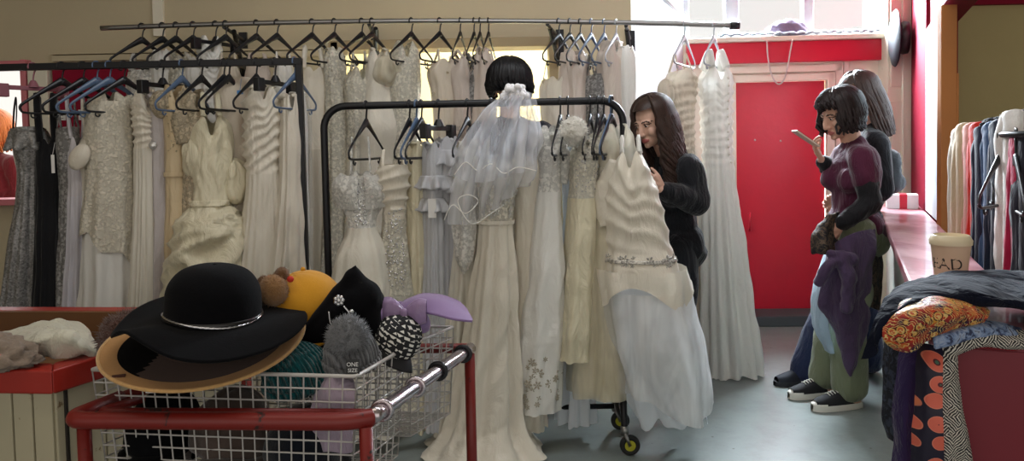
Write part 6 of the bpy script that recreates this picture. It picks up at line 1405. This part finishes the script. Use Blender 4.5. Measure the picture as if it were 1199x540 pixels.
# plum jacket knotted round her waist, light blue shirt tail, dark patterned skirt panel
M_jac = matte('dark purple cloth', srgb(74, 56, 84), .02, .9)
Yj = Y1 - .20
patch('waist_jacket', rowsY([(1024, 268, Yj + .03), (1002, 272, Yj - .02), (984, 282, Yj), (970, 296, Yj + .08)], [(1022, 296, Yj), (1002, 300, Yj - .05), (984, 305, Yj - .03), (966, 316, Yj + .06)], [(1018, 345, Yj), (1000, 345, Yj - .05), (980, 342, Yj - .04), (958, 352, Yj + .05)], [(1016, 388, Yj + .01), (1000, 392, Yj - .04), (984, 380, Yj - .03), (966, 366, Yj + .05)], [(1006, 410, Yj + .02), (998, 440, Yj - .02), (990, 432, Yj - .01), (980, 392, Yj + .05)]), M_jac, p1, 40, 50, .018, 9, .01, 51)
q = MB(); kc = J(985, 302, Yj - .06); q.cap(kc + V(-.05, 0, .02), .022, kc + V(.05, 0, -.01), .028); q.cap(kc, .034, kc + V(.01, -.01, -.05), .026); limb(q, [kc, kc + V(-.06, -.01, -.03), kc + V(-.10, .02, -.12)], [.026, .03, .022]); limb(q, [kc, kc + V(.03, -.02, -.10), kc + V(.02, -.01, -.24)], [.026, .034, .026])
remesh_obj(q, 'jacket_knot', M_jac, p1, .007, 3, .5, cloth_fn(.006, 16, 5))
patch('shirt_tail', rowsY([(966, 296, Y1 - .02), (974, 296, Y1 - .12), (980, 300, Y1 - .15)], [(954, 330, Y1 - .02), (962, 330, Y1 - .12), (972, 328, Y1 - .17)], [(950, 372, Y1 - .02), (957, 374, Y1 - .12), (968, 366, Y1 - .17)], [(966, 410, Y1 - .02), (972, 414, Y1 - .12), (977, 414, Y1 - .14)]), matte('pale blue cotton', srgb(168, 190, 208), .05, .8), p1, 24, 40, .008, 10, .005, 52)
def leopard():
    t = NT('dark leaf print'); f = t.noise(28, 3, .6, dist=1.5); return t.bsdf(t.ramp(f, [(.45, srgb(24, 22, 26)), (.55, srgb(104, 84, 66)), (.62, srgb(30, 26, 28))]), .8, 0, t.bump(t.noise(14, 4), .5, .02))
patch('print_panel', rowsY([(1014, 276, Y1 - .14), (1026, 278, Y1 - .06), (1032, 280, Y1 + .06)], [(1012, 310, Y1 - .16), (1026, 310, Y1 - .08), (1033, 312, Y1 + .05)], [(1012, 344, Y1 - .16), (1024, 346, Y1 - .08), (1032, 348, Y1 + .05)], [(1016, 358, Y1 - .15), (1024, 362, Y1 - .08), (1031, 364, Y1 + .05)]), leopard(), p1, 30, 34, .008, 10, .006, 53)
# phone in her hand
phn = empty('phone', ph1, 'small pale edged phone held up by the person in the plum top', 'phone')
Mp = Matrix((V(0, 1, 0), V(-.82, 0, .57), V(.57, 0, .82))).transposed(); pc_ = ph1 + V(.002, -.02, .016)
MB().box(pc_, (.070, .146, .009), Mp).build('phone_case', plain('pale phone case', srgb(196, 176, 160), .4), phn, smooth=False, mods=[BEV(.003, 3)])
MB().box(pc_ + Mp @ V(0, 0, .0052), (.062, .136, .0015), Mp).build('screen', plain('dark glass screen', srgb(24, 28, 36), .1), phn, smooth=False)
# dark jacket she carries on the near hand
jk = patch('carried_jacket', rowsY([(984, 248, Y1 - .10), (972, 252, Y1 - .20), (962, 262, Y1 - .16)], [(980, 264, Y1 - .12), (966, 268, Y1 - .24), (952, 276, Y1 - .17)], [(982, 284, Y1 - .14), (966, 290, Y1 - .25), (950, 296, Y1 - .18)], [(984, 300, Y1 - .14), (972, 302, Y1 - .22), (960, 294, Y1 - .17)]), leopard(), None, 34, 30, .018, 12, .012, 54)
tag(set_origin(jk, J(968, 292, Y1 - .18)), 'small dark patterned jacket bunched in the hand of the person in the plum top', 'jacket')

# ---- taller woman behind her with a backpack
Y2 = 4.15; f2 = V(-.99, -.10, 0); B2 = basis(f2)
p2 = empty('person', V(at(985, 450, Y2).x, Y2, 0), 'person with long brown hair, black top and flared navy jeans behind the one in plum', 'person', 'people standing by the counter')
hc2 = J(1003, 114, Y2); M2 = Mdir(f2, 14); nb2 = J(1018, 152, Y2); s2n, s2f = J(1026, 166, Y2 - .16), J(1018, 166, Y2 + .16); e2n, e2f = J(1034, 222, Y2 - .2), J(1022, 222, Y2 + .2); w2n, w2f = J(1000, 244, Y2 - .16), J(985, 236, Y2 + .1)
pl2 = J(1008, 262, Y2); h2n, h2f = J(1008, 272, Y2 - .09), J(1006, 272, Y2 + .09); k2n, k2f = J(974, 352, Y2 - .08), J(1010, 352, Y2 + .10); a2n, a2f = J(948, 436, Y2 - .06), J(1012, 440, Y2 + .10); a2n.z = a2f.z = .085
q = MB(); add_head(q, hc2, M2); q.cap(hc2 + M2 @ V(0, .02, -.05), .05, nb2 + V(0, 0, -.02), .052); add_torso(q, nb2, (s2n, s2f), pl2, B2)
limb(q, [s2n, e2n, w2n], [.046, .036, .025]); limb(q, [s2f, e2f, w2f], [.046, .036, .025]); add_hand(q, w2n, V(-1, 0, -.2), V(0, .9, -.2), (30, 40, 30), .95, 1); add_hand(q, w2f, V(-1, 0, .1), V(0, -.9, -.2), (30, 40, 30), .95, -1)
for h_, k_, a_ in ((h2n, k2n, a2n), (h2f, k2f, a2f)):
    limb(q, [h_, h_.lerp(k_, .5), k_, k_.lerp(a_, .35), a_], [.09, .078, .056, .054, .036]); q.cap(a_ + V(.02, 0, -.04), .036, a_ + V(-.15, -.03, -.06), .026)
o = remesh_obj(q, 'body', [sk1, M_lip, M_brow, M_eyew, M_eye], p2, .005, 3, .5); face_mats(o, hc2, M2, 1)
q = MB(); add_torso(q, nb2, (s2n, s2f), pl2, B2, 1.08); limb(q, [s2n, e2n, e2n.lerp(w2n, .9)], [.062, .054, .042]); limb(q, [s2f, e2f, e2f.lerp(w2f, .9)], [.062, .054, .042]); q.cap(nb2, .06, nb2 + V(0, 0, -.06), .08)
remesh_obj(q, 'top', M_blk, p2, .009, 9, .6, cloth_fn(.007, 9, 6))
M_jean = matte('navy denim', srgb(34, 44, 76), .0, .8)
q = MB(); q.ball(pl2 + V(0, 0, -.05), (.162, .12, .11), 22, 14, B2); limb(q, [h2n, k2n, a2n + V(.0, 0, .0)], [.10, .074, .105]); limb(q, [h2f, k2f, a2f + V(.0, 0, .0)], [.10, .074, .10])
def flat_hem(co, me):
    co = cloth_fn(.008, 8, 7, .6)(co, me); co[:, 2] = np.maximum(co[:, 2], .022); return co
remesh_obj(q, 'jeans', M_jean, p2, .010, 4, .5, flat_hem)
hair(p2, hc2, M2, 1.02, HM_brown, lambda fa, sd_: .10 if fa < 80 else .26, 66, 280, .010, 5, 1.07, 0, 0, 3, drift=V(.085, 0, 0))
for a_ in (a2n, a2f):
    hl = V(a_.x + .055, a_.y + .015, 0); sh_ = empty('sneaker', hl); sh_.parent = p2; sh_.location = hl - p2.location; ORG[sh_.name] = hl
    shoe(sh_, hl, hl + V(-.265, -.05, 0), .026, plain('dark navy suede', srgb(28, 32, 44), .8), plain('dark sole', srgb(40, 42, 48), .7))
bk_ = empty('backpack', J(1046, 238, Y2), 'small black backpack worn by the person with long brown hair', 'backpack'); q = MB()
q.cap(J(1043, 186, Y2 - .05), .052, J(1043, 216, Y2 - .05), .056); q.cap(J(1043, 186, Y2 + .07), .052, J(1043, 216, Y2 + .07), .056); q.cap(J(1049, 214, Y2 - .04), .05, J(1049, 214, Y2 + .06), .05)
remesh_obj(q, 'pack_body', plain('black nylon', srgb(20, 21, 26), .6, bump=.3, bscale=60), bk_, .009, 5, .5, cloth_fn(.004, 14, 8))
for sy in (-.11, .11): MB().tube(path([J(1040, 178, Y2 + sy), J(1028, 158, Y2 + sy * 1.2), J(1010, 172, Y2 + sy * 1.25), J(1008, 200, Y2 + sy * 1.3), J(1036, 228, Y2 + sy)], 30), .016, 8, flat=.4).build('shoulder_strap', plain('black webbing', srgb(18, 18, 22), .8), bk_)

# ---- woman at the rail's end looking through the gowns
Y3 = 3.80; f3 = V(-.80, -.60, 0); B3 = basis(f3)
p3 = empty('person', V(at(795, 400, Y3 + .05).x, Y3 + .05, 0), 'person with long dark wavy hair and black jacket looking through gowns at the rail end', 'person', 'people looking at gowns')
hc3 = J(764, 144, Y3 - .02); M3 = Mdir(f3, 17, -4); nb3 = J(785, 184, Y3 + .04)
s3r, s3l = J(806, 196, Y3 - .10), J(770, 200, Y3 + .22); e3r = J(815, 236, Y3 - .10); w3r = J(775, 222, Y3 - .22); e3l = J(752, 240, Y3 + .1); w3l = J(742, 232, Y3 - .10)
pl3 = J(790, 282, Y3 + .08); h3n, h3f = J(796, 294, Y3 + .0), J(785, 294, Y3 + .17); k3n, k3f = J(796, 370, Y3), J(792, 370, Y3 + .17); a3n, a3f = J(803, 460, Y3 + .04), J(793, 450, Y3 + .2); a3n.z = a3f.z = .085
sk3 = skin('light skin', srgb(206, 166, 146), None)
q = MB(); add_head(q, hc3, M3, 1.0); q.cap(hc3 + M3 @ V(0, .02, -.05), .05, nb3 + V(0, 0, -.02), .054); add_torso(q, nb3, (s3r, s3l), pl3, B3)
limb(q, [s3r, e3r, w3r], [.046, .036, .025]); limb(q, [s3l, e3l, w3l], [.046, .036, .025]); add_hand(q, w3r, V(-.7, -.2, .5), V(-.2, .9, .2), (35, 45, 35), .95, -1); add_hand(q, w3l, V(-.6, -.7, -.1), V(.3, -.2, -.9), (30, 40, 30), .95, 1)
for h_, k_, a_ in ((h3n, k3n, a3n), (h3f, k3f, a3f)): limb(q, [h_, h_.lerp(k_, .5), k_, k_.lerp(a_, .35), a_], [.09, .078, .056, .054, .036]); q.cap(a_ + V(.02, 0, -.04), .036, a_ + V(-.12, -.10, -.06), .026)
o = remesh_obj(q, 'body', [sk3, M_lip, M_brow, M_eyew, M_eye], p3, .0042, 3, .5); face_mats(o, hc3, M3, 1)
M_fleece = matte('black fleece', srgb(20, 21, 27), .02, .9)
q = MB(); add_torso(q, nb3, (s3r, s3l), pl3, B3, 1.12); limb(q, [s3r, e3r, e3r.lerp(w3r, .92)], [.072, .066, .046]); limb(q, [s3l, e3l, e3l.lerp(w3l, .9)], [.066, .058, .044]); q.cap(nb3, .066, nb3 + V(0, 0, -.06), .09)
remesh_obj(q, 'jacket', M_fleece, p3, .009, 9, .6, cloth_fn(.009, 8, 9))
q = MB(); q.ball(pl3 + V(0, 0, -.05), (.162, .12, .11), 22, 14, B3); limb(q, [h3n, k3n, a3n], [.10, .08, .07]); limb(q, [h3f, k3f, a3f], [.10, .08, .07]); remesh_obj(q, 'trousers', M_fleece, p3, .010, 4, .5, cloth_fn(.008, 8, 10, .6))
for a_ in (a3n, a3f):
    hl = V(a_.x + .045, a_.y + .03, 0); sh_ = empty('boot', hl); sh_.parent = p3; sh_.location = hl - p3.location; ORG[sh_.name] = hl; shoe(sh_, hl, hl + V(-.2, -.16, 0), .026, M_conv, plain('boot sole', srgb(30, 30, 32), .7))
hair(p3, hc3, M3, 1.03, HM_brown, lambda fa, sd_: (.44 if sd_ < 0 else .40) if fa > 70 else .30, 60, 380, .026, 8, 1.07, 0, 0, 5, drift=V(.06, -.0, 0))
# ---- person behind the veil, only dark hair shows above it
Y4 = 3.98; f4 = V(.15, 1, 0); B4 = basis(f4)
p4 = empty('person', V(at(597, 470, Y4).x, Y4, 0), 'person with short black hair behind the veil, turned away', 'person', 'people looking at gowns')
hc4 = J(597, 104, Y4); M4 = Mdir(f4, 12); nb4 = J(597, 142, Y4 - .02); s4a, s4b = J(562, 158, Y4), J(634, 158, Y4); e4a, e4b = J(556, 218, Y4), J(640, 218, Y4); w4a, w4b = J(566, 236, Y4 + .18), J(628, 236, Y4 + .18); pl4 = J(598, 266, Y4)
q = MB(); add_head(q, hc4, M4, 1.05); q.cap(hc4 + V(0, 0, -.05), .052, nb4, .056); add_torso(q, nb4, (s4a, s4b), pl4, B4, 1.05); limb(q, [s4a, e4a, w4a], [.05, .04, .028]); limb(q, [s4b, e4b, w4b], [.05, .04, .028]); add_hand(q, w4a, V(.2, 1, 0), V(.3, 0, -.9)); add_hand(q, w4b, V(-.2, 1, 0), V(-.3, 0, -.9), side=-1)
for x in (-.09, .09): h_ = pl4 + V(x, 0, -.06); k_ = V(h_.x, h_.y + .02, .48); a_ = V(h_.x, h_.y, .085); limb(q, [h_, k_, a_], [.095, .06, .038]); q.cap(a_ + V(0, -.02, -.04), .036, a_ + V(0, .15, -.06), .026)
remesh_obj(q, 'body', sk3, p4, .006, 3, .5)
q = MB(); add_torso(q, nb4, (s4a, s4b), pl4, B4, 1.14, False); limb(q, [s4a, e4a, e4a.lerp(w4a, .9)], [.072, .062, .045]); limb(q, [s4b, e4b, e4b.lerp(w4b, .9)], [.072, .062, .045]); remesh_obj(q, 'sweater', matte('navy knit', srgb(26, 30, 44), .0, .9), p4, .010, 4, .5, cloth_fn(.008, 9, 11))
q = MB(); q.ball(pl4 + V(0, 0, -.06), (.17, .125, .11), 20, 12, B4)
for x in (-.09, .09): h_ = pl4 + V(x, 0, -.06); limb(q, [h_, V(h_.x, h_.y + .02, .48), V(h_.x, h_.y, .10)], [.105, .08, .075])
remesh_obj(q, 'trousers', M_fleece, p4, .011, 4, .5, cloth_fn(.008, 8, 12, .6))
hair(p4, hc4, M4, 1.1, HM_black, lambda fa, sd_: .075, 66, 380, .012, 15, 1.14, 0, .02, 12, r=.014)
# ---- ginger haired passer-by outside the window
Y5 = 5.45
p5 = empty('person', V(at(-8, 400, Y5).x, Y5, 0), 'person with long ginger hair and dark red coat outside the bright window', 'person', 'people outside')
hc5 = J(-9, 152, Y5); f5 = V(-.6, -.8, 0); M5 = Mdir(f5, 10); B5 = basis(f5); nb5 = J(-6, 182, Y5); s5a, s5b = J(16, 194, Y5 - .05), J(-30, 196, Y5 + .05); e5a, e5b = J(22, 236, Y5), J(-38, 236, Y5); w5a, w5b = J(4, 254, Y5 - .15), J(-26, 254, Y5 - .15); pl5 = J(-6, 268, Y5)
q = MB(); add_head(q, hc5, M5); q.cap(hc5 + V(0, 0, -.05), .05, nb5, .054); add_torso(q, nb5, (s5a, s5b), pl5, B5); limb(q, [s5a, e5a, w5a], [.046, .036, .025]); limb(q, [s5b, e5b, w5b], [.046, .036, .025]); add_hand(q, w5a, V(-.7, -.5, 0), V(0, 0, -1)); add_hand(q, w5b, V(.5, -.6, 0), V(0, 0, -1), side=-1)
for x in (-.09, .09): h_ = pl5 + V(x, 0, -.06); limb(q, [h_, V(h_.x, h_.y, .48), V(h_.x, h_.y, .085)], [.09, .058, .036]); q.cap(V(h_.x, h_.y, .05), .036, V(h_.x - .1, h_.y - .13, .035), .026)
o = remesh_obj(q, 'body', [sk1, M_lip, M_brow, M_eyew, M_eye], p5, .006, 3, .5); face_mats(o, hc5, M5, 1)
q = MB(); add_torso(q, nb5, (s5a, s5b), pl5, B5, 1.16); limb(q, [s5a, e5a, e5a.lerp(w5a, .9)], [.072, .062, .045]); limb(q, [s5b, e5b, e5b.lerp(w5b, .9)], [.072, .062, .045]); q.cap(pl5, .15, pl5 + V(0, 0, -.35), .17); remesh_obj(q, 'coat', matte('dark red coat', srgb(104, 24, 38), .0, .8), p5, .011, 4, .5, cloth_fn(.008, 9, 13))
hair(p5, hc5, M5, 1.05, HM_ginger, lambda fa, sd_: .2, 60, 220, .012, 21, 1.08, 0, .02, 5)
